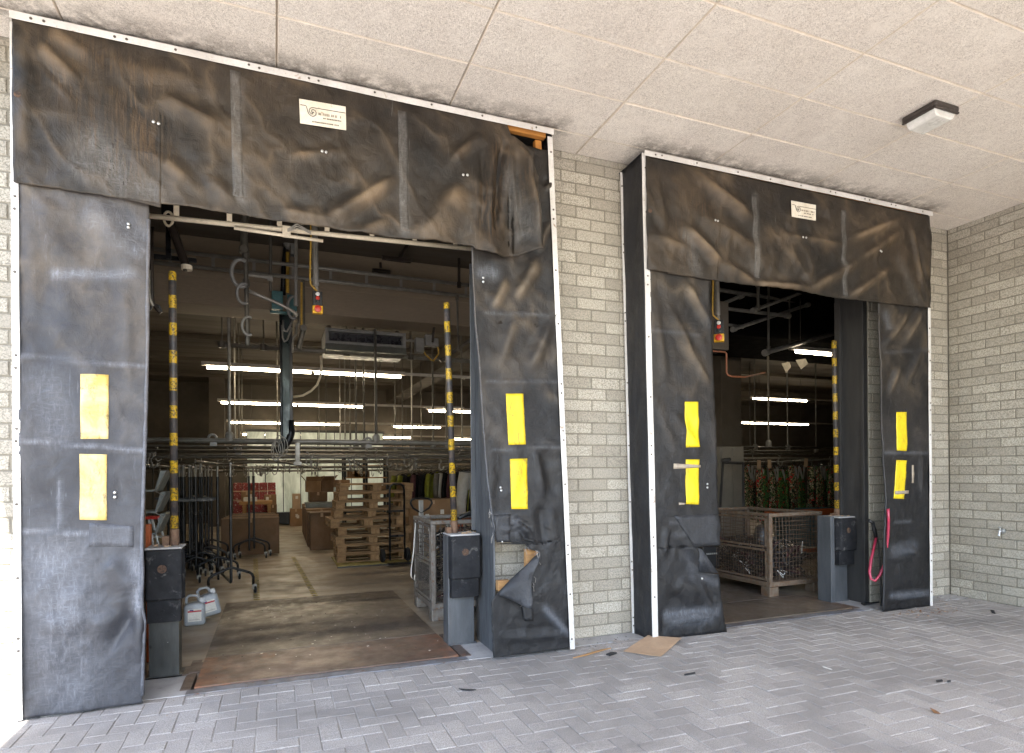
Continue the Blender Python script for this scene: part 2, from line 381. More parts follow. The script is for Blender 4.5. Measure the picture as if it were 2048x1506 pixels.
K['cloth_g'] = mat('grey_cloth', (.11,.10,.085), (.075,.07,.06), 9, .9)
K['cloth_w'] = mat('white_cloth', (.40,.385,.355), (.30,.285,.26), 5, .9)
K['cloth_m'] = mat('maroon_cloth', (.07,.02,.025), (.04,.012,.015), 9, .9)
for i, cr_ in enumerate(((.58,.46,.33), (.11,.24,.06), (.54,.40,.26))): K['flo%d' % i] = m_floral('leaf_print_%d' % i, i+1, cr_)
K['glass'] = mat('dark_coil', (.020,.018,.022), (.03,.028,.032), 8, .3)
K['redline'] = mat('label_red', (.55,.03,.04), None, 30, .6)
K['blueline'] = mat('label_blue', (.03,.03,.22), None, 30, .6)
K['leaf'] = mat('dry_leaf', (.22,.10,.035), (.12,.05,.02), 20, .9)
K['twig'] = mat('dark_scrap', (.02,.02,.022), None, 20, .8)
K['conduit'] = mat('copper_conduit', (.28,.10,.045), None, 10, .6)
# ------------------------------------------------------------------ the setting: yard, paving, floor, walls, soffit
WY, FY, SZ = 4.76, 4.45, 4.25            # brick face, shelter face, soffit height
mb = MB(); mb.quad((-60,-60,-.05), (60,-60,-.05), (60,60,-.05), (-60,60,-.05)); g = mb.build('ground', K['asphalt']); g['kind'] = 'structure'
mb = MB(); mb.bx(-9,7.6,-8,4.55,-.045,-.0045); g = mb.build('paving_bed', K['sand']); g['kind'] = 'structure'
def pavers():
    mb = MB(); tint = []; U = .112; gap = .0028
    def br(x0, x1, y0, y1):
        x0 += gap; y0 += gap; x1 -= gap; y1 -= gap; ch = .0032
        jz = random.gauss(0, .0012); tx, ty = random.gauss(0, .0035), random.gauss(0, .0035)
        cx, cy = (x0+x1)/2, (y0+y1)/2
        jx, jy = random.gauss(0,.0012), random.gauss(0,.0012)
        z = lambda x, y: jz + (x-cx)*tx + (y-cy)*ty
        b = len(mb.v); 
        for (a, c, zz) in ((0,0,-.02),(1,0,-.02),(1,1,-.02),(0,1,-.02)):
            mb.v.append(Vector(((x0,x1)[a]+jx, (y0,y1)[c]+jy, zz)))
        for (a, c) in ((0,0),(1,0),(1,1),(0,1)): x, y = (x0,x1)[a], (y0,y1)[c]; mb.v.append(Vector((x+jx, y+jy, z(x,y)-ch)))
        for (a, c) in ((0,0),(1,0),(1,1),(0,1)):
            x = (x0+ch, x1-ch)[a] + random.gauss(0,.0008); y = (y0+ch, y1-ch)[c] + random.gauss(0,.0008); mb.v.append(Vector((x+jx, y+jy, z(x,y))))
        for i in range(4):
            j = (i+1) % 4; mb.face((b+i,b+j,b+4+j,b+4+i)); mb.face((b+4+i,b+4+j,b+8+j,b+8+i))
        mb.face((b+8,b+9,b+10,b+11))
        tint.extend([min(1, max(0, random.gauss(.5, .34)))]*12)
    for i in range(-22, 67):
        for j in range(-4, 42):
            k = (i-j) % 4; x, y = i*U, j*U
            if y > 4.54 or x > 7.33: continue
            if k == 0: br(x, min(x+2*U, 7.34), y, y+U)
            elif k == 3: br(x, x+U, y, min(y+2*U, 4.54))
    mb.a['tint'] = tint
    o = mb.build('block_paving', K['paver']); o['kind'] = 'structure'
pavers()
mb = MB(); mb.bx(-3.6,26,5.0,22,-.3,0); o = mb.build('warehouse_floor', K['floor']); o['kind'] = 'structure'
mb = MB()                                   # concrete threshold under the two openings and along the wall foot
for x0, x1 in ((-4.5,-.56), (1.40,3.86), (5.68,7.36)): mb.bx(x0,x1,4.553,5.0,-.3,.0015)
o = mb.build('concrete_sill', K['concrete']); o['kind'] = 'structure'
def block_wall(name, label, segs, ax, plane, z0, z1, body, openings=()):
    """courses of rough grey blocks, 0.29 x 0.10 m, proud of a mortar body. segs: intervals along the wall; ax 'x' or 'y'."""
    mb = MB(); tint = []; J = .0055; D = .005
    for b in body: mb.bx(*b, m=1); tint.extend([0]*8)
    nc = int((z1-z0)/.1)+1
    for r in range(nc):
        za, zb = z0+r*.1+J, min(z0+(r+1)*.1-J, z1)
        if zb-za < .02: continue
        off = (r % 2)*.1445 + .02
        i = -40
        while i < 90:
            a, b = i*.289+off, (i+1)*.289+off; i += 1
            for s0, s1 in segs:
                p, q = max(a, s0)+J, min(b, s1)-J
                if q-p < .03: continue
                if any(p >= o0-.01 and q <= o1+.01 and za >= oz0-.01 and zb <= oz1+.01 for o0, o1, oz0, oz1 in openings): continue
                t = min(1, max(0, random.gauss(.5, .38))); e = .004; w = random.gauss(0, .0012)
                k = len(mb.v)
                def pt(u, z, d): return Vector((u, plane-d, z)) if ax == 'x' else Vector((plane-d, u, z))
                jit = lambda: random.gauss(0, .0007)
                for (u, z) in ((p,za),(q,za),(q,zb),(p,zb)): mb.v.append(pt(u, z, -.012))
                for (u, z) in ((p+jit(),za+jit()),(q+jit(),za+jit()),(q+jit(),zb+jit()),(p+jit(),zb+jit())): mb.v.append(pt(u, z, D-e+w))
                for (u, z) in ((p+e,za+e),(q-e,za+e),(q-e,zb-e),(p+e,zb-e)): mb.v.append(pt(u+jit(), z+jit(), D+w))
                for n_ in range(4):
                    m_ = (n_+1) % 4; mb.face((k+n_,k+m_,k+4+m_,k+4+n_)); mb.face((k+4+n_,k+4+m_,k+8+m_,k+8+n_))
                mb.face((k+8,k+9,k+10,k+11)); tint.extend([t]*12)
    mb.a['tint'] = tint
    o = mb.build(name, [K['brick'], K['mortar']]); tag(o, label, 'wall'); return o
OP1, OP2 = (-.90, 1.655), (3.42, 6.035); OZ = 3.62
block_wall('brick_wall', 'long grey block wall behind the two black dock shelters', ((-4.4,OP1[0]), (OP1[1],OP2[0]), (OP2[1],7.335)), 'x', WY, 0, SZ+.02,
    ((-4.4,OP1[0],WY,5.06,-.2,SZ+.025), (OP1[1],OP2[0],WY,5.06,-.2,SZ+.025), (OP2[1],7.36,WY,5.06,-.2,SZ+.025), (OP1[0],OP1[1],WY,5.06,OZ,SZ+.025), (OP2[0],OP2[1],WY,5.06,OZ,SZ+.025)))
block_wall('brick_wall', 'grey block return wall with a small tap, at right angles to the dock doors', ((-5.0,4.752),), 'y', 7.34, 0, SZ+.02, ((7.34,7.60,-5.0,4.752,-.2,SZ+.025),))
def soffit():
    mb = MB(); tint = []; soot = []
    xs = [.03+1.222*k for k in range(-3, 7)]; ys = [4.46-.512*k for k in range(-1, 15)][::-1]
    xs = [x for x in xs if x > -2.2]; xs[-1] = min(xs[-1], 7.335)
    X0, X1, Y0, Y1 = SOF
    xs = [X0]+[x for x in xs if X0+.1 < x < X1-.05]+[X1]; ys = [Y0]+[y for y in ys if Y0+.1 < y < Y1-.05]+[Y1]
    for a, b in zip(xs, xs[1:]):
        for c, d in zip(ys, ys[1:]):
            g, e = .0020, .0065; t = random.random(); k = len(mb.v); nx, ny = 8, 4
            dz = random.gauss(0, .001)
            for (x, y) in ((a+g,c+g),(b-g,c+g),(b-g,d-g),(a+g,d-g)): mb.v.append(Vector((x, y, SZ+.03)))
            for (x, y) in ((a+g,c+g),(b-g,c+g),(b-g,d-g),(a+g,d-g)): mb.v.append(Vector((x, y, SZ+.011)))
            for i in range(4): j = (i+1) % 4; mb.face((k+i,k+4+i,k+4+j,k+j))
            g0 = len(mb.v)
            for iy in range(ny+1):
                for ix in range(nx+1):
                    mb.v.append(Vector((a+g+e+(b-a-2*g-2*e)*ix/nx, c+g+e+(d-c-2*g-2*e)*iy/ny, SZ+dz)))
            for iy in range(ny):
                for ix in range(nx): p = g0+iy*(nx+1)+ix; mb.face((p,p+nx+1,p+nx+2,p+1))
            cs = (g0, g0+nx, g0+ny*(nx+1)+nx, g0+ny*(nx+1))
            edges = ([g0+i for i in range(nx+1)], [g0+nx+i*(nx+1) for i in range(ny+1)], [g0+ny*(nx+1)+nx-i for i in range(nx+1)], [g0+(ny-i)*(nx+1) for i in range(ny+1)])
            for i in range(4):
                j = (i+1) % 4; E = edges[i]
                mb.face([k+4+i]+[k+4+j]+E[::-1], 1)
            tint.extend([t]*(len(mb.v)-k))
    mb.bx(X0, 7.62, Y0, 5.06, SZ+.031, SZ+.28, m=1); tint.extend([.5]*8)
    for v in mb.v:
        s = 0
        for x0, x1 in ((-1.5,2.2), (2.9,6.6)):
            if x0-.1 < v.x < x1+.1: s = max(s, 1-abs(v.y-4.42)/.17)
        soot.append(max(0, min(1, s)))
    mb.a['tint'] = tint; mb.a['soot'] = soot
    return tag(mb.build('soffit', [K['soffit'], K['sofback']]), 'beige wood wool board soffit over the loading bay, with a square lamp on it', 'ceiling')
SOF = (-2.1, 7.333, -1.45, 4.753)
soffit()
# warehouse shell
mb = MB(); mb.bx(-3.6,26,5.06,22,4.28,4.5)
for y in (11.0, 13.6, 16.2, 18.8): mb.bx(-3.6,26,y,y+.05,4.2,4.28)
tag(mb.build('warehouse_ceiling', K['ceil']), 'dim brown warehouse ceiling above the rows of tube lamps', 'ceiling')
mb = MB(); mb.bx(-3.6,5.3,8.0,8.55,3.48,4.279); mb.bx(-3.6,5.3,7.985,8.0,3.80,3.88)
tag(mb.build('concrete_beam', K['beam'], bevel=.012), 'broad brown concrete beam crossing behind the pipe rails', 'beam')
mb = MB(); mb.bx(5.303,26,7.4,8.9,3.55,4.279); mb.bx(3.0,26,5.08,7.398,4.15,4.279); tag(mb.build('ceiling_gloom', mat('ceiling_gloom_black', (.003,.003,.003), (.005,.0045,.004), 4, .95, spec=.03), bevel=.012), 'added black box and sheet for unlit ceiling gloom across the shaded doorway', 'beam')  # near-black box and sheet added so the ceiling here stays dark
mb = MB(); mb.bx(3.5,3.95,8.56,22,3.86,4.279)
tag(mb.build('concrete_beam', K['ceil']), 'dark downstand beam running back into the warehouse between the lamp rows', 'beam')
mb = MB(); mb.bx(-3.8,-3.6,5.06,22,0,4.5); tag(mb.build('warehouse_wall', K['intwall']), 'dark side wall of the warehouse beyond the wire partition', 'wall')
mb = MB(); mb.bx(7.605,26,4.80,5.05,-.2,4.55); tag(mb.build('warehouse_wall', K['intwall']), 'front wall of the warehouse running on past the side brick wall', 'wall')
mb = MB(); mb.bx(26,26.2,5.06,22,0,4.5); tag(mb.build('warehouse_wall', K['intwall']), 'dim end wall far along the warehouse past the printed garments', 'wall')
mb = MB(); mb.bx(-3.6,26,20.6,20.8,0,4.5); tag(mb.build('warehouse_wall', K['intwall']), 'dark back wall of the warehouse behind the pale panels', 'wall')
# ------------------------------------------------------------------ dock shelters
def lerp_at(bp, t):
    if t <= bp[0][0]: return bp[0][1]
    for (a, va), (b, vb) in zip(bp, bp[1:]):
        if t <= b: return va + (vb-va)*(t-a)/max(1e-9, b-a)
    return bp[-1][1]
def ns(x, y, z=0., o=4): return mnoise.fractal(Vector((x, y, z)), 1., 2., o)
class Drape:
    """one hanging sheet: its base plane y, creases given as pixel segments, and the relief they make"""
    def __init__(s, Y, folds=(), waves=.012, seed=0., extra=None, pale=(), rust=(), dust_sheen_k=1., top=None):
        s.top = top
        s.Y = Y; s.waves = waves; s.seed = seed; s.extra = extra; s.F = []; s.P = []; s.R = []; s.dk = dust_sheen_k
        for f in folds:
            a, b = at(f[0], f[1], Y), at(f[2], f[3], Y); s.F.append((Vector((a.x,a.z)), Vector((b.x,b.z)), f[4], f[5], f[6] if len(f) > 6 else 1.))
        for src, dst in ((pale, s.P), (rust, s.R)):
            for f in src:
                a, b = at(f[0], f[1], Y), at(f[2], f[3], Y); dst.append((Vector((a.x,a.z)), Vector((b.x,b.z)), f[4], f[5]))
    @staticmethod
    def dist(p, a, b):
        d = b-a; t = max(0, min(1, (p-a).dot(d)/max(1e-9, d.dot(d)))); q = a+d*t
        side = d.x*(p.y-a.y)-d.y*(p.x-a.x)
        end = min(1, min(t, 1-t)*4+.15)
        return (p-q).length, end, side
    def disp(s, x, z):
        p = Vector((x, z)); d = 0
        for a, b, w, amp, k in s.F:
            r, e, sd = s.dist(p, a, b)
            d += amp*e*math.exp(-(r/(w*(.62 if sd > 0 else 1.)))**2) - amp*.45*e*math.exp(-((r-1.9*w)/w)**2)*(1 if sd > 0 else .4)
        if s.top: d *= max(0, min(1, (s.top-z)/.22))
        d += 0 if s.top and z > s.top-.02 else s.waves*min(1, ((s.top-z)/.22 if s.top else 1))*ns(x*1.3+s.seed, z*.8+3.7*s.seed) + s.waves*.25*ns(x*5+s.seed, z*4) + .0016*ns(x*17, z*15+s.seed)
        rg = 1-abs(ns(x*1.9+z*1.1+s.seed, z*1.2-x*.5, 3.)); rg2 = 1-abs(ns(x*4.1-z*2.3, z*2.6+s.seed, 8.))
        d += (.010*max(0, rg)**6 + .0045*max(0, rg2)**6)*(s.waves/.018)*(max(0, min(1, (s.top-z)/.22)) if s.top else 1)
        if s.extra: d += s.extra(x, z)
        return d
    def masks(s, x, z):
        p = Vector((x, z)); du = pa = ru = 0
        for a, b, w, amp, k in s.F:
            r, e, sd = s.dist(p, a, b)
            if k: du = max(du, k*e*math.exp(-(r/(w*(.42 if sd > 0 else 1.05)))**2))  # fold-crest highlight painted as a brown tint, sharper on one side
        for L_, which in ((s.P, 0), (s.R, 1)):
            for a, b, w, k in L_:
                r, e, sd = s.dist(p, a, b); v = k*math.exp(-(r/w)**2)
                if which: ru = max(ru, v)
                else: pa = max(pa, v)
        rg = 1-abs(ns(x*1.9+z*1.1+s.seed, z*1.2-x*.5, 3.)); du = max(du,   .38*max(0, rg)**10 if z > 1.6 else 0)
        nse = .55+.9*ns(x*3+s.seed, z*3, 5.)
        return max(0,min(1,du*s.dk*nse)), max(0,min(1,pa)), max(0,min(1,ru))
    def grid(s, name, parent, m, A, B, axis='x', nu=60, nv=70, off=0., thick=.005, rag=(0,0)):
        """axis 'x': rows of constant z between left edge A(z) and right edge B(z); axis 'z': columns of constant x from B(x) up to A(x)."""
        lo = min(A[0][0], B[0][0]); hi = max(A[-1][0], B[-1][0])
        ts = sorted(set([lo+(hi-lo)*i/nv for i in range(nv+1)] + [t for t, _ in A] + [t for t, _ in B]))
        mb = MB(); D = []; P = []; R = []
        for t in ts:
            p, q = lerp_at(A, t), lerp_at(B, t)
            p += rag[0]*ns(t*14, 1.3+s.seed); q += rag[1]*ns(t*14, 7.1+s.seed)
            for i in range(nu+1):
                w = p+(q-p)*i/nu
                x, z = (w, t) if axis == 'x' else (t, w)
                d = s.disp(x, z); mb.v.append(Vector((x, s.Y-d-off, z)))
                a, b, c = s.masks(x, z); D.append(a); P.append(b); R.append(c)
        for j in range(len(ts)-1):
            for i in range(nu): k = j*(nu+1)+i; mb.face((k,k+1,k+nu+2,k+nu+1))
        mb.a = {'dust_sheen': D, 'pale': P, 'rust': R}
        o = mb.build(name, m, parent, smooth=True); sd = o.modifiers.new('sol', 'SOLIDIFY'); sd.thickness = thick; sd.offset = 0
        return o
    def patch(s, name, parent, m, px, off=.006, nu=8, nv=16, thick=.0035, extra_pale=0.):
        q = [at(a, b, s.Y) for a, b in px]; mb = MB(); n = 0
        for j in range(nv+1):
            for i in range(nu+1):
                u, v = i/nu, j/nv
                c = q[0]*(1-u)*(1-v)+q[1]*u*(1-v)+q[2]*u*v+q[3]*(1-u)*v
                c.y = s.Y-s.disp(c.x, c.z)-off; mb.v.append(c); n += 1
        for j in range(nv):
            for i in range(nu): k = j*(nu+1)+i; mb.face((k,k+nu+1,k+nu+2,k+1))
        mb.a = {'dust_sheen': [s.masks(v.x, v.z)[0] for v in mb.v], 'pale': [extra_pale]*n, 'rust': [0.]*n}
        o = mb.build(name, m, parent, smooth=True); sd = o.modifiers.new('sol', 'SOLIDIFY'); sd.thickness = thick; sd.offset = 0
        return o
    def on(s, px, py, off=.004):
        c = at(px, py, s.Y); c.y = s.Y-s.disp(c.x, c.z)-off; return c
def beam(mb, p0, p1, wv, dv, m=0):
    p0, p1, wv, dv = map(Vector, (p0, p1, wv, dv)); b = len(mb.v)
    mb.v += [p0, p0+wv, p0+wv+dv, p0+dv, p1, p1+wv, p1+wv+dv, p1+dv]
    for q in ((0,1,2,3),(7,6,5,4),(0,4,5,1),(1,5,6,2),(2,6,7,3),(3,7,4,0)): mb.face([b+i for i in q], m)
def strip(name, parent, p0, p1, wv, dv, n, label=None):
    """white angle strip with its row of screws"""
    mb = MB(); p0, p1, wv, dv = map(Vector, (p0, p1, wv, dv)); N_ = 26; sd = random.uniform(0, 90)
    rings = []
    for i in range(N_+1):
        u = i/N_; c = p0+(p1-p0)*u; j = .0035*ns(u*6+sd, 1.); k = .003*ns(u*7+sd, 9.); b = len(mb.v); rings.append(b)
        nd = dv.normalized()*k; nw = wv.normalized()*j
        mb.v += [c+nw+nd, c+wv+nw*.6+nd*.4, c+wv+dv+nw*.6+nd*.4, c+dv+nw+nd]
    for a, b in zip(rings, rings[1:]):
        for i in range(4): q = (i+1) % 4; mb.face((a+i,b+i,b+q,a+q))
    mb.face([rings[0]+i for i in range(4)][::-1]); mb.face([rings[-1]+i for i in range(4)])
    t = .03
    while t < .98:
        for e in ((0, .018) if random.random() < .45 else (0,)):
            c = p0+(p1-p0)*min(.985, t+e)+wv*random.uniform(.42,.6)+dv; mb.cyl(c-dv.normalized()*.002, c+dv.normalized()*.004, .0085, 8, 1)
        t += (1./n)*random.uniform(.8,1.2)
    return mb.build(name, [K['white'], K['screw']], parent, bevel=.002, seg=1)
def rivets(d, pts, parent):
    mb = MB()
    for a, b in pts:
        c = d.on(a, b, .006); mb.lathe([(.011,-.002),(.010,-.006),(.004,-.009)], c, 10, axis='y')
    return mb.build('rivets', K['alu'], parent, smooth=True)
def plate(d, parent, q, seed):
    """maker's plate: pale sheet, black scroll line and rows of worn-away print"""
    p = [at(a, b, d.Y) for a, b in q]; yy = min(d.Y-d.disp(v.x, v.z) for v in p)-.012
    def W(u, v):
        c = p[0]*(1-u)*(1-v)+p[1]*u*(1-v)+p[2]*u*v+p[3]*(1-u)*v; return Vector((c.x, yy, c.z))
    mb = MB(); c = [W(0,0),W(1,0),W(1,1),W(0,1)]; i = len(mb.v)
    mb.v += [v+Vector((0,0,0)) for v in c]+[v+Vector((0,.004,0)) for v in c]
    for f in ((0,3,2,1),(4,5,6,7),(0,1,5,4),(1,2,6,5),(2,3,7,6),(3,0,4,7)): mb.face([i+k for k in f])
    o = mb.build('maker_plate', K['plate'], parent, bevel=.001, seg=1)
    asp = (p[1]-p[0]).length/(p[3]-p[0]).length
    mb = MB(); pts = [(.02,.25),(.12,.245),(.145,.27),(.155,.34),(.17,.46)]
    cx, cy = .27, .45
    for k in range(0, 12): a = math.radians(200-k*17); pts.append((cx+.105*math.cos(a)*(1-.010*k), cy-.30*math.sin(-a)*-1*-1*.0+(.105*asp*math.sin(-a))*-1*-1*(1-.010*k)))
    sc = []
    for k in range(30): a = 2.2*math.pi+ -k*.38; r = .028+.0024*k; sc.append((cx+r*math.cos(a), cy+r*asp*.92*math.sin(a)))
    mb.tube([W(u, v)-Vector((0,.0022,0)) for u, v in pts[:5]+[(.19,.56),(.225,.62),(.27,.645),(.315,.62),(.345,.55),(.35,.46),(.33,.39),(.295,.36),(.262,.385),(.252,.44),(.266,.50),(.292,.50),(.298,.455)]], .0022, 5, 0)
    mb.tube([W(u, v)-Vector((0,.0022,0)) for u, v in [(.268,.455),(.262,.52),(.285,.56),(.24,.55),(.21,.49),(.205,.41),(.225,.33),(.265,.29),(.31,.285),(.6,.285),(.985,.285)]], .0020, 5, 0)
    rr = random.Random(seed)
    for (v, u0, u1, s_, m) in ((.50,.40,.92,.10,1),(.66,.50,.90,.05,0),(.86,.26,.82,.05,0)):
        u = u0
        while u < u1:
            w = rr.uniform(.010,.020)
            if rr.random() < .85:
                a = W(u, v-s_/2); b = W(u+w, v+s_/2); mb.bx(a.x, b.x, yy-.0022, yy-.0004, b.z, a.z, m)
            u += w+rr.uniform(.008,.014)
    mb.build('print', [K['ink'], K['inkf']], o)
    return o
V = Vector
def side_sheet(name, parent, m, p0, p1, p2, p3, seed, amp=.012, ny=14, nz=60):
    """outer side cover of a shelter between its front frame and the wall, slightly rippled"""
    mb = MB(); n = 0
    for j in range(nz+1):
        for i in range(ny+1):
            u, v = i/ny, j/nz; c = p0*(1-u)*(1-v)+p1*u*(1-v)+p2*u*v+p3*(1-u)*v
            c.x += amp*ns(u*1.5+seed, v*7+seed)*math.sin(PI*u); mb.v.append(c); n += 1
    for j in range(nz):
        for i in range(ny): k = j*(ny+1)+i; mb.face((k,k+1,k+ny+2,k+ny+1))
    mb.a = {'dust_sheen': [.2*max(0,ns(v.z, v.y*2)) for v in mb.v], 'pale': [0.]*n, 'rust': [0.]*n}
    return mb.build(name, m, parent, smooth=True, solid=.004)

# ---- shelter one
S1 = thing('dock_shelter', 'larger black dock shelter with pale skylight-grey dusty drop and a torn corner showing orange timber', 'dock shelter', (.35,FY,0), group='dock shelters')
TL, TR, BL, BR = at(24,30,FY), at(1103,264,FY), at(34,1442,FY), at(1148,1300,FY)
BL.z = .012; BR.z = .02
strip('frame_strip', S1, TL+V((0,-.042,-.046)), TR+V((0,-.042,-.046)), (0,0,.046), (0,-.006,0), 9)
strip('frame_strip', S1, TR+V((-.045,-.016,-.05)), BR+V((-.045,-.016,0)), (.045,0,0), (0,-.004,0), 10)
strip('frame_strip', S1, TL+V((-.006,-.016,-.05)), BL+V((-.006,-.016,0)), (.038,0,0), (0,-.004,0), 10)
mb = MB()                                                       # timber frame behind the fabric
beam(mb, TL+V((0,.0,-.055)), TR+V((-.05,.0,-.055)), (0,0,.05), (0,.05,0)); beam(mb, TR+V((-.125,.045,-.06)), BR+V((-.06,.05,.02)), (.055,0,0), (0,.05,0))
beam(mb, TR+V((-.55,.18,-.30)), TR+V((-.05,.18,-.30)), (0,0,.22), (0,.02,0)); beam(mb, BR+V((-.30,.05,.04)), BR+V((-.30,.05,1.1)), (.06,0,0), (0,.045,0))
mb.build('timber_frame', K['timber'], S1, bevel=.003)
for a, b, m_, sd in ((TL, BL, 'cur_a', .3), (TR, BR, 'cur_c', .9)):
    side_sheet('side_cover', S1, K[m_], V((b.x, FY+.0, b.z)), V((b.x, WY-.008, b.z)), V((a.x, WY-.008, a.z)), V((a.x, FY+.0, a.z)), sd)
mb = MB(); mb.quad(TL+V((0,0,-.002)), TR+V((0,0,-.002)), V((TR.x,WY-.006,TR.z-.002)), V((TL.x,WY-.006,TL.z-.002))); mb.a = {k: [0.]*4 for k in ('dust_sheen','pale','rust')}
mb.build('top_cover', K['cur_c'], S1, solid=.004)
# left drop
fl = [(185,407,256,513,.10,.030,.55),(85,393,113,513,.09,.020,0),(120,560,150,700,.12,.018,0),(60,440,70,640,.05,.012,0),(250,560,258,760,.05,.015,.3),(205,700,150,860,.10,.014,0),
      (40,713,290,733,.012,.008,0),(40,883,288,902,.010,.007,0),(40,1062,200,1070,.010,.007,0),(215,1120,270,1180,.07,.03,.5),(150,1170,160,1250,.09,.022,0),(265,1225,220,1300,.05,-.045,.4),(100,1130,110,1380,.08,.014,0),(280,1190,284,1330,.03,.03,0),(60,1250,240,1240,.05,.012,.2),(230,920,255,1010,.05,-.014,.2)]
pl = [(110,548,260,548,.03,.9),(40,713,290,733,.012,.55),(40,880,288,902,.012,.9),(40,1061,180,1068,.012,1.),(120,960,120,1050,.012,.7),(110,1120,130,1230,.16,.75),(120,1290,140,1370,.2,.55),(200,430,260,470,.12,.5),(250,490,275,500,.05,.8),(270,1110,282,1220,.04,.9),(90,770,110,860,.12,.4)]
dA = Drape(FY-.001, fl, .020, 1.7, pale=pl)
zA = [(.012, BL.x+.028), (at(40,900,FY).z, at(40,900,FY).x), (at(36,370,FY).z, at(38,365,FY).x+.004), (4.16, TL.x+.03)]
px_r = [(284,1404),(287,1330),(291,1240),(284,1200),(287,1160),(285,1100),(288,1010),(292,900),(296,700),(297,560),(298,400),(298,330)]
zB = sorted([(at(a,b,FY).z, at(a,b,FY).x) for a, b in px_r])
zB[0] = (.03, zB[0][1]); zB[-1] = (4.16, zB[-1][1])
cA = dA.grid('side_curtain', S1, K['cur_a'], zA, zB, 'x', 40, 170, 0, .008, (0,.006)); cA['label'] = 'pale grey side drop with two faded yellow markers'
mb = MB(); mb.tube([V((lerp_at(zB, z)-.003, FY-.004-dA.disp(lerp_at(zB,z), z), z)) for z in [.06+i*.08 for i in range(39)]], [.011+.004*ns(i*.7,0) for i in range(39)], 7); mb.a = {'dust_sheen':[.2]*len(mb.v),'pale':[.55]*len(mb.v),'rust':[0.]*len(mb.v)}
mb.build('edge_roll', K['cur_a'], cA, smooth=True)
dA.patch('yellow_marker', cA, K['yel_a'], ((163,749),(218,750),(218,878),(163,878)))
dA.patch('yellow_marker', cA, K['yel_a'], ((161,908),(215,909),(215,1040),(161,1039)))
dA.patch('patch', cA, K['cur_a'], ((180,1045),(268,1052),(268,1094),(180,1092)), .004, 8, 5, .004, .35)
rivets(dA, ((231,985),(231,994),(257,448),(257,455)), cA)
# right drop of shelter one, with the hole and its flap
fr = [(984,617,1014,558,.05,.030,1),(1028,600,1073,522,.055,.040,1),(1058,737,1103,641,.05,.030,1),(1000,720,1030,640,.05,.02,.6),(1085,1215,1139,1269,.03,.018,1),(1075,500,1100,440,.03,.02,.9),(1090,380,1103,365,.03,.03,1),
      (975,763,1120,765,.010,.006,0),(972,625,1112,630,.012,.008,0),(975,898,1125,893,.008,.006,0),(990,1031,1130,1027,.010,.006,0),(1070,900,1085,1000,.05,.03,.2),(1010,880,1000,1000,.06,-.02,0),(1080,1010,1090,1090,.05,-.03,0),(1040,1060,1060,1090,.02,-.03,.4),(1000,1060,1040,1050,.02,.03,.5),(1000,1275,1140,1268,.03,.012,.1),(1025,1040,1060,1065,.015,.03,.5)]
pr = [(960,545,985,545,.05,.9),(970,626,1105,630,.012,.5),(972,763,1115,764,.012,.35),(990,1035,1035,1040,.03,.7),(1000,1070,1040,1060,.03,.55),(1090,1215,1139,1268,.025,.9),(985,900,1120,894,.008,.5),(975,1020,985,1080,.02,.6)]
dR = Drape(FY+.004, fr, .016, 4.2, pale=pr)
pL = [(985,1312),(984,1262),(984,1200),(990,1192),(1030,1152),(1078,1104),(1062,1100),(1056,1098),(1050,1088),(1030,1086),(995,1088),(993,1080),(985,1040),(975,960),(968,880),(960,760),(950,640),(946,560),(944,487),(944,420)]
A_ = []
for a, b in pL: q = at(a, b, FY); A_.append((q.z, q.x))
A_ = sorted(A_); A_[0] = (.035, A_[0][1]); A_.append((4.06, A_[-1][1]))
B_ = [(.03, BR.x-.03), (4.06, at(1098,290,FY).x)]
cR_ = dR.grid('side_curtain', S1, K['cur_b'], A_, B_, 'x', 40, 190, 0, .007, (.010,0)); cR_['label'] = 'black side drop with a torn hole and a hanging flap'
dR.patch('yellow_marker', cR_, K['yel_b'], ((1010,788),(1045,788),(1050,889),(1016,890)))
dR.patch('yellow_marker', cR_, K['yel_b'], ((1018,918),(1053,917),(1055,1018),(1022,1018)))
rivets(dR, ((966,556),(966,564),(1002,975),(1003,981),(1003,1083)), cR_)
mb = MB(); P = [at(a, b, FY-o_) for a, b, o_ in ((989,1193,.02),(1030,1150,.05),(1080,1104,.03),(1081,1110,.02),(1078,1128,.055),(1062,1152,.07),(1063,1180,.09),(1066,1208,.10),(1062,1222,.10),(1040,1208,.08),(1018,1198,.06),(1004,1192,.04),(1033,1166,.10),(1052,1180,.10))]
mb.v += P
for f in ((0,11,12),(0,12,1),(1,12,5),(1,5,2),(2,5,4),(2,4,3),(11,10,12),(10,9,12),(9,13,12),(12,13,5),(13,6,5),(9,8,13),(8,7,13),(7,6,13)): mb.face(f)
n_ = len(mb.v); mb.a = {'dust_sheen':[.2]*n_,'pale':[.1,.0,.1,.4,.1,.3,.4,.6,.7,.4,.1,.2,.0,.3],'rust':[0.]*n_}
o = mb.build('torn_flap', K['cur_b'], cR_, smooth=True); s_ = o.modifiers.new('sub','SUBSURF'); s_.levels = s_.render_levels = 2; o.modifiers.new('sol','SOLIDIFY').thickness = .006
dR.patch('patch', cR_, K['cur_b'], ((1041,1208),(1063,1214),(1063,1240),(1045,1240)), .03, 4, 4, .004, .05)
mb = MB()
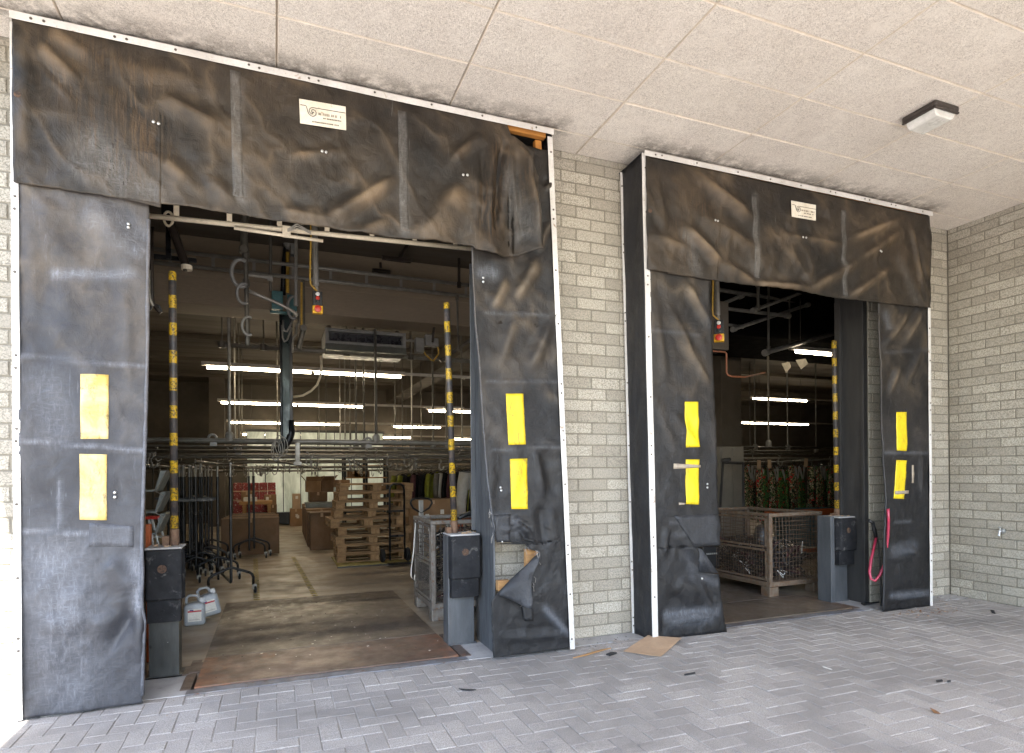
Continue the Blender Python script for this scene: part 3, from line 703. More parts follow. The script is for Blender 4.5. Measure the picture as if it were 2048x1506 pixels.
for k in range(34):
    a_, b_ = random.choice((((996,1089),(1055,1098)),((1050,1092),(1080,1104)),((1078,1110),(1062,1180)),((1062,1185),(1040,1210)),((976,1000),(986,1080)))); u = random.random(); p = at(a_[0]+(b_[0]-a_[0])*u, a_[1]+(b_[1]-a_[1])*u, FY-.03); mb.tube([p, p+V((random.uniform(-.012,.012),-.01,-.012)), p+V((random.uniform(-.02,.02),-.014,random.uniform(-.05,-.02)))], .0016, 4)
mb.build('thread_fringe', K['edge'], cR_)
mb = MB(); a, b = at(1050,1098,FY+.1), at(1070,1135,FY+.1); mb.bx(a.x,b.x,FY+.08,FY+.13,b.z-.12,a.z); a = at(1002,1166,FY+.1); mb.bx(a.x-.03,a.x+.07,FY+.08,FY+.14,a.z-.06,a.z+.02); mb.build('broken_timber', K['bench'], S1, bevel=.004)
dR.patch('patch', cR_, K['cur_b'], ((988,1030),(1020,1028),(1018,1084),(992,1084)), .012, 5, 8, .004, .25)
mb = MB(); mb.tube([V((lerp_at(A_, z), FY-.002-dR.disp(lerp_at(A_,z), z), z)) for z in [1.0+i*.05 for i in range(45)]], [.008+.004*ns(i*.9,3) for i in range(45)], 6); mb.a = {'dust_sheen':[.3]*len(mb.v),'pale':[.6]*len(mb.v),'rust':[0.]*len(mb.v)}
mb.build('edge_roll', K['cur_b'], cR_, smooth=True)
# head of shelter one
fh = [(99,55,178,109,.055,.035,1),(79,85,157,164,.05,.030,1),(321,191,441,253,.06,.030,.9),(328,318,376,362,.05,.022,.8),(580,312,690,302,.035,.015,1),(651,441,791,356,.055,.040,1),(839,480,928,372,.12,.050,1),(897,325,969,263,.045,.03,.9),(50,60,48,320,.05,.016,.5),(700,470,780,440,.05,.02,.8),
      (323,205,323,418,.006,.006,.3),(113,158,115,365,.006,.005,.2),(960,320,960,470,.008,.006,.3),(420,360,470,410,.05,.02,.4),(200,120,420,170,.08,.015,.4),(560,420,660,440,.04,.02,.5),(1008,275,985,470,.035,-.05,0),(1046,305,1062,490,.03,.045,.6),(1030,285,1072,385,.03,.04,.5),(965,300,962,480,.03,-.03,0),(1022,330,1030,500,.02,.025,.3)]
rh = [(150,170,250,330,.16,.55),(255,200,300,300,.14,.8),(110,80,300,160,.10,.6),(1000,300,980,470,.07,.95),(960,380,970,480,.06,.6),(1050,330,1040,400,.05,.5)]
ph = [(190,290,240,360,.11,.9),(170,330,300,380,.10,.7),(228,375,235,380,.05,.3),(478,330,482,395,.04,.9),(806,330,812,460,.04,.6),(1010,350,1040,470,.10,.5),(480,160,478,250,.03,.6)]
xt = at(985,300,FY-.1).x
def exh(x, z):
    t = max(0, min(1, (x-xt+.22)/.42)); s_ = t*t*(3-2*t)
    return s_*(.10+.085*math.sin((x-xt)*14+.9+.6*z)+.03*math.sin(z*3)) * max(0, min(1, (4.15-z)*1.6))
dH = Drape(FY-.032, fh, .020, 9.3, exh, ph, rh, top=4.19)
HB = [(27,363),(38,365),(200,391),(297,403),(450,425),(640,455),(800,476),(900,486),(944,489),(948,490),(952,496),(985,505),(1015,507),(1050,506),(1079,502)]
def hy(a): return FY-.035-.115*max(0, min(1, (a-930)/70))
Hb = [(at(a,b,hy(a)).x, at(a,b,hy(a)).z) for a, b in HB]
Ht = [(Hb[0][0], 4.185), (at(1014,250,FY-.04).x, 4.185)]+[(at(a,b,FY-.09).x, at(a,b,FY-.09).z) for a, b in ((1026,262),(1046,278),(1076,300))]
Ht[-1] = (Hb[-1][0], Ht[-1][1])
cH = dH.grid('head_curtain', S1, K['cur_h'], Ht, Hb, 'z', 66, 230, 0, .008, (0,.006)); cH['label'] = 'brown-dusted, sheen-tinted head curtain whose torn end sags forward'
for q in (((460,140),(481,145),(487,398),(466,393)), ((795,222),(813,226),(818,466),(801,461))): dH.patch('reinforcing_strip', cH, K['cur_h'], q, .005, 4, 24, .004, .75)
dH.patch('patch', cH, K['cur_h'], ((114,160),(322,208),(322,416),(116,366)), .0025, 40, 40, .0015, 0.)
rivets(dH, ((307,243),(317,246),(644,306),(652,308),(925,352),(933,353)), cH)
plate(dH, cH, ((598,200),(691,216),(692,263),(600,249)), 3)
mb = MB(); c = dH.on(38,193,.003); mb.lathe([(.020,0),(.017,-.004)], c, 12, axis='y'); mb.build('eyelet', K['hole'], cH)
# ---- shelter two
S2 = thing('dock_shelter', 'smaller looking black dock shelter near the wall corner, side cover and red hose showing', 'dock shelter', (4.75,FY,0), group='dock shelters')
TL, TR, BL, BR = at(1283,305,FY), at(1857,427,FY), at(1305,1283,FY), at(1863,1213,FY); BL.z = .0; BR.z = .0
WT, WB = at(1240,345,WY-.03), at(1264,1266,WY-.03); WB.z = .0
strip('frame_strip', S2, TL+V((0,-.044,-.046)), TR+V((0,-.044,-.046)), (0,0,.046), (0,-.006,0), 8)
strip('frame_strip', S2, TR+V((-.045,-.016,-.05)), BR+V((-.045,-.016,0)), (.040,0,0), (0,-.004,0), 10)
strip('frame_strip', S2, TL+V((-.010,-.016,-.01)), BL+V((-.010,-.016,0)), (.058,0,0), (0,-.004,0), 9)
strip('frame_strip', S2, WT, WB, (.030,0,0), (-.004,-.010,0), 7)
side_sheet('side_cover', S2, K['cur_c'], V((BL.x,FY,.0)), V((WB.x+.02,WY-.012,.0)), V((WT.x+.02,WY-.012,WT.z)), V((TL.x,FY,TL.z)), 2.1, .03)
side_sheet('side_cover', S2, K['cur_c'], V((BR.x,FY,.0)), V((BR.x,WY-.008,.0)), V((TR.x,WY-.008,TR.z)), V((TR.x,FY,TR.z)), 5.1, .01)
mb = MB(); mb.quad(TL+V((0,0,-.002)), TR+V((0,0,-.002)), V((TR.x,WY-.006,TR.z-.002)), V((WT.x,WY-.006,WT.z-.002))); mb.a = {k: [0.]*4 for k in ('dust_sheen','pale','rust')}
mb.build('top_cover', K['cur_c'], S2, solid=.004)
mb = MB(); beam(mb, TL+V((.05,.012,-.06)), BL+V((.05,.012,.02)), (.05,0,0), (0,.05,0)); beam(mb, TR+V((-.10,.012,-.06)), BR+V((-.10,.012,.02)), (.05,0,0), (0,.05,0)); beam(mb, TL+V((.1,.012,-.06)), TR+V((-.1,.012,-.06)), (0,0,.05), (0,.05,0))
mb.build('timber_frame', K['timber'], S2, bevel=.003)
f2 = [(1371,567,1419,650,.045,.030,1),(1363,678,1419,770,.05,.025,.8),(1340,620,1380,700,.05,.02,.5),(1345,830,1400,900,.05,.018,.3),(1310,610,1330,760,.04,.012,.2),(1310,902,1425,902,.008,.006,0),(1310,1027,1433,1027,.008,.006,0),(1300,660,1418,672,.012,.007,0),(1300,780,1422,790,.012,.007,0),
      (1335,1060,1330,1110,.03,.03,0),(1340,1080,1400,1140,.06,-.02,0),(1330,1245,1420,1228,.035,.030,.3),(1330,1220,1325,1270,.03,-.02,0),(1395,1160,1430,1230,.04,.018,.3),(1350,1160,1400,1190,.08,.025,0)]
p2 = [(1335,1228,1430,1222,.045,1.),(1345,1245,1420,1235,.05,.9),(1340,1044,1430,1040,.012,.8),(1345,1068,1420,1066,.012,.7),(1400,1045,1432,1080,.035,.5),(1405,1155,1432,1165,.03,.6),(1375,1110,1385,1150,.05,.35),(1300,662,1400,672,.012,.4),(1400,600,1418,650,.03,.5)]
d2 = Drape(FY-.001, f2, .018, 6.4, pale=p2)
R2 = [(1451,1266),(1446,1240),(1440,1190),(1437,1160),(1435,1148),(1402,1144),(1400,1120),(1394,1096),(1393,1093),(1437,1090),(1441,1060),(1438,1030),(1434,960),(1428,800),(1424,690),(1419,562),(1418,500)]
r2 = sorted([(at(a,b,FY).z, at(a,b,FY).x) for a, b in R2]); r2[0] = (.0, r2[0][1]); r2.append((4.1, r2[-1][1]))
l2 = [(.0, BL.x+.045), (4.1, TL.x+.045)]
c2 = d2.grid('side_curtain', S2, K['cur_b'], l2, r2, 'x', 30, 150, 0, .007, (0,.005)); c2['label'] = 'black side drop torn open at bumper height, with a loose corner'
d2.patch('yellow_marker', c2, K['yel_c'], ((1367,804),(1394,804),(1397,894),(1370,895)))
d2.patch('yellow_marker', c2, K['yel_c'], ((1369,919),(1397,919),(1397,1009),(1371,1008)))
d2.patch('old_tape', c2, K['tape'], ((1345,927),(1400,930),(1400,935),(1345,938)), .011, 6, 2, .001)
d2.patch('old_tape', c2, K['tape'], ((1356,1005),(1369,1006),(1369,1009),(1356,1010)), .011, 3, 2, .001)
d2.patch('patch', c2, K['cur_b'], ((1348,1032),(1436,1028),(1440,1090),(1386,1092)), .007, 8, 8, .004, .25)
rivets(d2, ((1414,968),(1414,975),(1404,1157)), c2)
mb = MB(); P = [at(a, b, FY-o_) for a, b, o_ in ((1392,1094,.0),(1403,1098,.02),(1420,1122,.03),(1436,1146,.03),(1420,1145,.02),(1400,1144,.005))]; mb.v += P
for f in ((0,1,5),(1,4,5),(1,2,4),(2,3,4)): mb.face(f)
mb.a = {'dust_sheen':[0.]*6,'pale':[.6,.3,.3,.6,.3,.2],'rust':[0.]*6}; mb.build('torn_flap', K['cur_b'], c2, smooth=True, solid=.006)
f3 = [(1766,690,1814,627,.045,.035,1),(1806,686,1841,623,.04,.03,1),(1778,790,1798,730,.035,.022,.8),(1810,770,1842,700,.04,.02,.4),(1775,1112,1830,1098,.05,.03,.6),(1790,1090,1840,1110,.04,.02,.5),(1780,1195,1850,1185,.025,.035,.6),(1770,703,1855,700,.010,.007,0),(1770,905,1855,905,.008,.006,0),(1770,1010,1855,1008,.008,.006,0),(1775,1118,1855,1116,.010,.008,0),(1840,900,1845,990,.03,.02,.2)]
p3 = [(1770,630,1778,650,.04,.9),(1765,905,1855,905,.010,.6),(1785,1100,1830,1090,.06,.55),(1780,1190,1855,1186,.03,1.),(1790,1043,1822,1042,.008,1.),(1770,705,1855,700,.012,.4)]
d3 = Drape(FY-.001, f3, .016, 8.8, pale=p3)
L3 = [(1763,1220),(1765,1180),(1766,1120),(1768,1060),(1772,1000),(1766,900),(1762,800),(1758,700),(1755,607),(1755,540)]
l3 = sorted([(at(a,b,FY).z, at(a,b,FY).x) for a, b in L3]); l3[0] = (.0, l3[0][1]); l3.append((4.1, l3[-1][1]))
r3 = [(.0, BR.x-.035), (4.1, TR.x-.035)]
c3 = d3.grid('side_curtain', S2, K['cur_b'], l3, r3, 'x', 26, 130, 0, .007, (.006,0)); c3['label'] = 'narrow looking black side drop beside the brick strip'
d3.patch('yellow_marker', c3, K['yel_c'], ((1793,824),(1813,824),(1813,902),(1792,901)))
d3.patch('yellow_marker', c3, K['yel_c'], ((1793,920),(1813,921),(1808,998),(1788,997)))
d3.patch('old_tape', c3, K['tape'], ((1790,982),(1817,981),(1817,987),(1790,989)), .011, 4, 2, .001)
d3.patch('old_tape', c3, K['tape'], ((1823,930),(1827,930),(1828,966),(1824,966)), .006, 2, 4, .001)
mb = MB(); mb.tube([V((lerp_at(l3, z), FY-.004-d3.disp(lerp_at(l3,z), z), z)) for z in [.02+i*.08 for i in range(39)]], .011, 7); n_ = len(mb.v); mb.a = {'dust_sheen':[.1]*n_,'pale':[.1]*n_,'rust':[0.]*n_}
mb.build('edge_roll', K['cur_b'], c3, smooth=True)
f4 = [(1375,332,1507,439,.065,.042,1),(1371,455,1443,527,.055,.04,1),(1443,527,1510,566,.05,.035,1),(1510,566,1620,577,.045,.035,1),(1620,577,1718,520,.05,.035,1),(1718,520,1800,462,.05,.03,.8),(1698,592,1778,535,.04,.03,1),(1690,481,1812,432,.045,.028,.9),(1560,470,1690,490,.04,.018,.7),(1310,340,1330,470,.05,.015,.4),(1300,470,1380,500,.05,.02,.6),(1400,430,1520,500,.06,.02,.4),(1820,440,1845,580,.03,.02,.5),(1590,400,1660,440,.05,-.02,0),
      (1434,418,1434,560,.006,.005,.3),(1755,475,1755,600,.006,.005,.3)]
r4 = [(1360,390,1420,420,.09,.6),(1350,450,1380,520,.1,.45),(1780,480,1830,560,.12,.4)]
p4 = [(1372,480,1392,540,.06,.7),(1511,390,1514,550,.03,.8),(1686,430,1690,590,.03,.5),(1800,520,1830,600,.05,.4)]
d4 = Drape(FY-.034, f4, .022, 12.1, None, p4, r4, top=4.17)
HB = [(1293,538),(1297,540),(1420,561),(1500,571),(1580,581),(1680,597),(1760,606),(1859,616)]
Hb = [(at(a,b,FY-.03).x, at(a,b,FY-.03).z) for a, b in HB]; Ht = [(Hb[0][0], 4.165), (Hb[-1][0], 4.165)]
c4 = d4.grid('head_curtain', S2, K['cur_h'], Ht, Hb, 'z', 62, 190, 0, .008, (0,.005)); c4['label'] = 'brown-dusted, sheen-tinted head curtain sagging in long curved creases'
for q in (((1505,388),(1515,390),(1519,556),(1509,554)), ((1682,420),(1690,422),(1694,592),(1686,590))): d4.patch('reinforcing_strip', c4, K['cur_h'], q, .005, 4, 24, .004, .7)
d4.patch('patch', c4, K['cur_h'], ((1332,394),(1433,416),(1434,562),(1334,548)), .0025, 36, 36, .0015, 0.)
rivets(d4, ((1426,443),(1432,444),(1600,477),(1606,478),(1756,503),(1761,504)), c4)
plate(d4, c4, ((1577,404),(1626,413),(1626,444),(1578,436)), 5)
mb = MB(); c = d4.on(1299,422,.003); mb.lathe([(.020,0),(.017,-.004)], c, 12, axis='y'); mb.build('eyelet', K['hole'], c4)
# ------------------------------------------------------------------ dock levellers, bumper posts, guard poles, door linings
def leveller(x0, x1, label, m_lip, m_plat):
    t = thing('dock_leveller', label, 'dock leveller', ((x0+x1)/2,4.6,0), group='dock levellers')
    def sheet(name, a, b, c, d, z, m, r):
        mb = MB(); nx, ny = 40, 14; n = 0
        for j in range(ny+1):
            for i in range(nx+1): mb.v.append(V((a+(b-a)*i/nx, c+(d-c)*j/ny, z))); n += 1
        for j in range(ny):
            for i in range(nx): k = j*(nx+1)+i; mb.face((k,k+1,k+nx+2,k+nx+1))
        mb.a = {'rust': [max(0, min(1, r*max(math.exp(-(v.x-a)/.18), math.exp(-(b-v.x)/.22)))) for v in mb.v]}
        return mb.build(name, m, t, solid=.012)
    sheet('lip', x0+.012, x1-.012, 4.66, 5.365, .008, m_lip, 1.)
    sheet('platform', x0+.012, x1-.012, 5.385, 7.58, .0065, m_plat, .35)
    mb = MB(); mb.bx(x0-.03,x1+.04,4.553,4.645,-.2,.004)
    for a, b in ((x0-.075,x0-.008), (x1+.008,x1+.09)): mb.bx(a,b,4.648,5.36,-.2,.0062, m=1)
    mb.build('edge_angle', [K['angle'], K['lev']], t)
    mb = MB(); mb.cyl((x0+.02,5.375,.004), (x1-.02,5.375,.004), .009, 8); mb.build('hinge', K['angle'], t)
leveller(-.54, 1.36, 'rust-brown dock leveller plate between the two bumper posts of the wide open doorway', K['lev'], K['levd'])
leveller(3.88, 5.66, 'dark dock leveller plate with rusty edge below the rusty wire cage', K['levd'], K['levd'])
mb = MB(); mb.bx(-.95,-.60,4.99,5.20,-.02,.011); mb.bx(-.60,-.44,5.02,5.26,-.02,.013); tag(mb.build('steel_plate', K['lev']), 'small rusty steel plate lying beside the dented post foot', 'plate')
def bumper(x0, x1, yf, label, mp, flip, mr='rubber', zt=.935, col_w=(.02,.05)):
    """steel post carrying two rubber bumper blocks, upper one proud"""
    t = thing('bumper_post', label, 'dock bumper', ((x0+x1)/2, yf+.1, 0), group='dock bumper posts')
    a, b = x0+col_w[0], x1-col_w[1]
    mb = MB(); mb.bx(a,b,yf+.10,yf+.112,0,.93); mb.bx(a,a+.012,yf+.113,yf+.24,0,.93); mb.bx(b-.012,b,yf+.113,yf+.24,0,.93); mb.bx(a-.015 if not flip else a, a if not flip else a+.001, yf+.09, yf+.25, 0, .93)
    mb.bx(a-.02,b+.02,yf+.09,yf+.26,.0,.016)
    mb.build('steel_post', mp, t, bevel=.003)
    mb = MB(); mb.prism([(x0+.012,yf+.098),(x0,yf+.06),(x0+.02,yf),(x1-.02,yf),(x1,yf+.06),(x1-.012,yf+.098)], .575, zt, axis='z'); 
    up = mb.build('bumper_block', K[mr], t, bevel=.012); mb = MB(); c = V(((x0+x1)/2-.01, yf-.001, .80))
    mb.lathe([(.038,.001),(.038,-.003),(.031,-.0035),(.030,-.001)], c, 18, 1, axis='y'); mb.lathe([(.030,-.0015),(.012,-.002)], c, 18, 0, axis='y'); mb.build('bolt_hole', [K['hole'], K['rubber']], up, smooth=False)
    mb = MB(); mb.prism([(x0+.02,yf+.098),(x0+.02,yf+.03),(x1-.03,yf+.03),(x1-.03,yf+.098)], .415, .573, axis='z'); mb.lathe([(.010,.029),(.008,.026)], (c.x,yf,.50), 10, 0, axis='y')
    mb.build('bumper_block', K[mr], t, bevel=.010)
    mb = MB(); mb.bx(x0+.01,x1-.02,yf+.02,yf+.26,zt,zt+.014)
    for i in range(9): 
        u, w = random.uniform(x0+.03,x1-.05), random.uniform(yf+.04,yf+.2); mb.bx(u,u+random.uniform(.008,.025),w,w+random.uniform(.008,.02),zt+.012,zt+.014+random.uniform(.004,.014), m=1)
    mb.build('top_plate', [K['concrete'], K['cardl']], t, bevel=.003)
bumper(-.872, -.612, 4.90, 'dented scraped bumper post with black rubber blocks next to the white jugs', K['greygreen'], True)
bumper(1.345, 1.632, 4.88, 'blue-grey bumper post with dusty rubber blocks in front of the white wire cage', K['bluegrey'], False)
bumper(5.745, 6.02, 4.88, 'bumper post in the shade beside the brick strip and the red hose', K['bluegrey'], False)
mb = MB(); mb.bx(5.69,5.745,4.95,5.13,0,.95); tag(mb.build('steel_channel', K['bluegrey'], bevel=.004), 'upright blue-grey steel channel attached beside the shaded bumper post', 'steel post')
def pole(x, y, z0, z1, lean, label):
    t = thing('guard_pole', label, 'guard pole', (x,y,z0), group='black and yellow guard poles'); t.rotation_euler = (0, lean, 0)
    h = z1-z0; mb = MB(); mb.lathe([(.0265,.0),(.0265,h-.012),(.022,h-.003),(.01,h)], n=18); mb.build('tube', K['pole'], t, smooth=True, world=False)
    mb = MB(); mb.lathe([(.031,-.02),(.031,.10)], n=16); mb.bx(-.075,-.032,-.03,.03,-.02,.05); mb.build('socket', K['rust'], t, bevel=.002, world=False)
q0, q1 = at(349,1085,5.06), at(349,543,5.06); pole(q0.x, 5.06, q0.z, q1.z, 0, 'scratched black and yellow guard pole rising behind the dented bumper post')
q0, q1 = at(909,1065,5.06), at(894,605,5.06); pole(q0.x, 5.06, q0.z, q1.z, -.028, 'black and yellow guard pole leaning behind the blue-grey bumper post')
q0, q1 = at(1674,1035,5.10), at(1667,680,5.10); pole(q0.x, 5.10, q0.z, q1.z, -.012, 'bright black and yellow guard pole in front of the printed garments')
mb = MB(); c = at(1676,1050,5.0); mb.cyl((c.x,5.0,c.z+.05), (c.x+.012,5.0,c.z-.26), .026, 12); tag(mb.build('pipe_stub', K['galv'], smooth=False), 'short bare steel tube stub below the guard pole by the shaded bumper', 'pipe')
mb = MB(); mb.bx(1.640,1.6545,4.63,5.10,0,3.3); mb.bx(1.60,1.64,5.085,5.10,.96,3.3); tag(mb.build('door_lining', K['bluegrey'], bevel=.003), 'tall blue-grey steel door lining behind the torn black drop', 'door frame', kind='thing')
mb = MB(); mb.bx(6.005,6.034,4.765,5.12,0,3.6); mb.bx(5.965,6.005,5.05,5.12,0,3.6); mb.bx(5.975,6.005,4.765,4.80,.0,3.6); tag(mb.build('door_lining', K['darksteel'], bevel=.003), 'tall charcoal steel door lining between the guard pole and the brick strip', 'door frame', kind='thing')
mb = MB(); mb.bx(-.899,-.885,4.765,5.10,0,3.6); tag(mb.build('door_lining', K['rust'], bevel=.003), 'rust-brown steel lining behind the dented bumper post', 'door frame', kind='thing')
# ------------------------------------------------------------------ overhead steelwork just inside the wide doorway
def rail(name, label, a, b, r, m, tabs=0, th=.10, tw=.035, up=True, group=None, n=10):
    a, b = V(a), V(b); t = thing(name, label, 'rail', (a+b)/2, group=group)
    mb = MB(); mb.cyl(a, b, r, n); mb.build('tube', m, t, smooth=True)
    for i in range(tabs):
        c = a+(b-a)*((i+.55)/tabs); s_ = 1 if up else -1; mb = MB()
        mb.bx(c.x-tw/2, c.x+tw/2, c.y-.004, c.y+.004, min(c.z+s_*r*.6, c.z+s_*th), max(c.z+s_*r*.6, c.z+s_*th)); mb.build('tab', m, t, bevel=.001, seg=1)
    return t
a, b = at(292,431,4.93), at(946,498,4.93)
rail('door_track_rail', 'cream painted tube with flat upright tabs just below the head curtain', a, b, .019, K['cream'], 7, .15, .036)
a, b = at(468,456,4.89), at(646,482,4.89)
t = rail('conduit_tube', 'short cream conduit clipped along the cream tabbed tube, wires at its clamp', a, b, .013, K['cream'])
c = at(573,466,4.89); mb = MB(); mb.bx(c.x-.03,c.x+.03,c.y-.02,c.y+.02,c.z-.03,c.z+.05); mb.build('clamp', K['cream'], t, bevel=.004)
mb = MB()
for k in range(3): p0, p1 = at(575,463-k*2,4.87), at(622,468-k*2,4.87); mb.tube([p0, p0*.6+p1*.4+V((0,0,.03+.01*k)), p0*.3+p1*.7+V((0,0,.025)), p1], .005, 6)
mb.build('cable', K['wcable'], t, smooth=True)
a, b = at(292,496,7.7), at(960,573,7.7)
rail('conveyor_rail', 'upper one of the twin dull pipes across the brown beam', a, b, .024, K['galv'], group='twin pipe rails')
a, b = at(292,523,7.7), at(960,595,7.7)
rail('conveyor_rail', 'lower one of the twin dull pipes across the brown beam, with flat tabs', a, b, .024, K['galv'], 9, .155, .035, True, group='twin pipe rails')
a, b = at(438,689,9.1), at(975,725,9.1)
t = rail('suspended_rail', 'straight suspended pipe hanging on short rods in front of the tube lamps', a, b, .032, K['galv'])
for px, top in ((443,640),(516,700),(565,690),(672,690),(803,690)):
    c = a+(b-a)*((px-438)/(975-438)); mb = MB(); mb.cyl(c, (c.x, c.y, 4.27), .010, 8); mb.lathe([(.03,-.045),(.05,-.04),(.05,.04),(.03,.045)], c, 10); mb.build('hanger_rod', K['galvd'], t)
def vpipe(label, px0, py0, px1, py1, Y, r, m, name='hanging_pipe', coup=()):
    a, b = at(px0,py0,Y), at(px1,py1,Y); t = thing(name, label, 'pipe', b)
    mb = MB(); mb.cyl(a, b, r, 10)
    for f in coup: c = a+(b-a)*f; mb.cyl(c-V((0,0,.035)), c+V((0,0,.035)), r*1.55, 10)
    mb.build('tube', m, t, smooth=False); return t
# hook pipe
t = vpipe('upright pipe carrying three pale C-shaped hooks', 489,380,495,690,6.6,.022,K['galvd'],'hook_pipe',(.18,.42,.60))
mb = MB(); c0, c1 = at(489,395,6.58), at(488,500,6.58); mb.cyl(c0, c1, .034, 12); mb.lathe([(.045,-.03),(.045,.03)], c1, 12); mb.cyl(c1-V((0,.05,0)), c1+V((0,.03,0)), .036, 12); mb.build('sleeve', K['galvd'], t)
def chook(px, py, Y, R, par, m=K['housing'] if False else None):
    c = at(px, py, Y); pts = []
    for k in range(13): a = math.radians(60+k*20); pts.append(c+V((R*.75*math.cos(a), -.01*math.sin(a), R*1.15*math.sin(a))))
    mb = MB(); mb.tube(pts, [R*.17]*13, 8); mb.build('hook', K['grey'], par, smooth=True)
chook(482,546,6.55,.115,t); chook(488,587,6.55,.085,t); chook(497,652,6.55,.078,t)
mb = MB(); p = at(497,549,6.55); q = at(541,556,6.55); mb.cyl(p, q, .016, 10); mb.cyl(q-V((.03,0,0)), q+V((.02,0,0)), .034, 10); mb.build('cross_tube', K['galv'], t)
mb = MB(); pts = [at(x,y,6.4) for x,y in ((498,582),(512,588),(530,596),(548,603),(565,611),(580,619),(591,627),(594,632))]; mb.tube(pts, .017, 10); mb.build('bent_rail', K['galv'], t, smooth=True)
vpipe('thin upright pipe ending at the teal junction boxes', 541,395,541,582,6.9,.016,K['galvd'],coup=(.85,))
vpipe('slim upright pipe running down past the teal junction box', 592,430,592,610,6.7,.015,K['galv'],coup=(.1,.97))
# sloped dark tube at left
a, b = at(338,438,6.0), at(375,540,6.0); t = thing('sloped_tube', 'dark brown sloping tube with a pale collar beside the scratched guard pole', 'pipe', a)
mb = MB(); mb.cyl(a, b, .036, 12); mb.build('tube', K['darkpipe'], t, smooth=False)
d = (b-a).normalized(); mb = MB(); mb.lathe([(.045,-.02),(.045,.02)], b-d*.02, 12); mb.build('end_collar', K['cream'], t); mb = MB()
pts = [a+V((.034*math.cos(x), -.03, .062*math.sin(x)-.01)) for x in [2*PI*k/16 for k in range(16)]]; mb.tube(pts, .011, 7, closed=True); mb.build('collar', K['cream'], t)
mb = MB(); c = at(335,425,6.1); mb.bx(c.x-.05,c.x+.06,c.y,c.y+.05,c.z-.06,c.z+.12); mb.bx(c.x-.16,c.x+.22,c.y+.05,c.y+.08,c.z-.40,c.z-.36); mb.bx(c.x-.02,c.x+.02,c.y+.02,c.y+.05,c.z-.4,c.z+.7); mb.build('bracket', K['blackp'], t, bevel=.006)
mb = MB(); pts = [at(x,y,5.6) for x,y in ((303,455),(303,520),(304,590),(306,606),(314,618),(322,626))]; t = thing('wall_conduit', 'dark upright conduit with a drooping yellowish cable at the edge of the pale drop', 'conduit', pts[-1])
mb.tube(pts, .016, 8); mb.build('tube', K['darkpipe'], t, smooth=True)
mb = MB(); mb.tube([at(x,y,5.55) for x,y in ((298,540),(298,580),(300,598),(306,612))], .010, 8); mb.build('cable', K['wcable'], t, smooth=True)
mb = MB(); mb.tube([at(x,y,5.6) for x,y in ((299,620),(306,608),(318,612),(322,624))], .012, 7); mb.build('bracket', K['darksteel'], t)
# beam clutter
mb = MB(); c = at(762,500,7.9); mb.cyl((c.x,7.94,4.2), (c.x,7.94,c.z-.22), .018, 8); mb.cyl((c.x-.10,7.95,c.z-.28), (c.x+.12,7.95,c.z-.28), .05, 10); c2_ = at(800,515,7.5); 
tag(mb.build('beam_conduit', K['darkpipe']), 'short dark conduit with a round box fixed to the brown beam', 'conduit')
a, b = at(764,513,7.4), at(822,523,7.4); mb = MB(); mb.bx(a.x,b.x,7.38,7.42,b.z-.02,b.z+.03); c = at(805,495,7.4); mb.cyl(at(798,517,7.4), at(815,490,7.4), .025, 8); mb.cyl(at(815,490,7.4), at(835,470,7.4)+V((0,0,.5)), .022, 8)
tag(mb.build('hanging_bracket', K['darkpipe'], bevel=.004), 'dark T-shaped bracket hanging in front of the brown beam', 'bracket')
vpipe('slim pale drop rod clamped to the twin pipe rails at the pole', 914,594,917,700,7.65,.014,K['galvd'],'drop_rod',(.02,.97))
vpipe('pair of dark thin rods above the twin pipe rails', 918,470,918,575,7.66,.018,K['darkpipe'],'drop_rod',(.95,))
a, b = at(880,722,8.9), at(952,672,8.9); mb = MB(); mb.cyl(a, b, .028, 10); tag(mb.build('slanted_pipe', K['galvd']), 'slanting pipe rising behind the leaning guard pole', 'pipe')
mb = MB(); pts = [at(x,y,8.2) for x,y in ((868,566),(868,585),(869,620),(870,640),(867,665),(865,685))]; mb.tube(pts, .016, 8); tag(mb.build('cable_conduit', K['darkpipe'], smooth=True), 'dark cable running down the brown beam to the grey valve boxes', 'cable')
# heater / cooler box
p, q = at(650,656,8.9), at(808,672,8.9); t = thing('air_unit', 'wide grey ceiling air unit with a dark grille under the brown beam', 'air unit', ((p.x+q.x)/2,9.2,p.z))
zt = (p.z+q.z)/2+.02; zb = at(730,706,8.9).z; mb = MB(); fr_ = .05; x0, x1 = p.x, q.x+.02
mb.bx(x0,x1,8.96,9.6,zb+.10,zt-.02); mb.bx(x0,x1,8.86,8.96,zt-.05,zt); mb.bx(x0,x1,8.86,8.96,zb+.10,zb+.14); mb.bx(x0,x0+fr_,8.86,8.96,zb+.14,zt-.05); mb.bx(x1-fr_,x1,8.86,8.96,zb+.14,zt-.05)
mb.build('casing', K['grey'], t, bevel=.006); mb = MB(); mb.prism([(8.80,zb),(8.86,zb+.098),(9.55,zb+.098),(9.5,zb)], x0, x1, axis='x'); mb.build('drip_tray', K['trayg'], t, bevel=.006)
mb = MB(); mb.bx(x0+fr_,x1-fr_,8.945,8.955,zb+.14,zt-.05)
for k in range(9): u = x0+.10+k*(x1-x0-.2)/8; mb.bx(u-.003,u+.003,8.935,8.945,zb+.15,zt-.06)
mb.build('grille', K['glass'], t)
for u in (x0+.06, x1-.1): mb = MB(); mb.cyl((u,9.0,zt), (u,9.0,4.27), .010, 8); mb.lathe([(.03,0),(.03,.05)], (u,9.0,zt), 8); mb.build('hanger_rod', K['galvd'], t)
c = at(852,686,8.9); t = thing('valve_boxes', 'cluster of pale grey control boxes with a drooping yellow cable', 'control box', c)
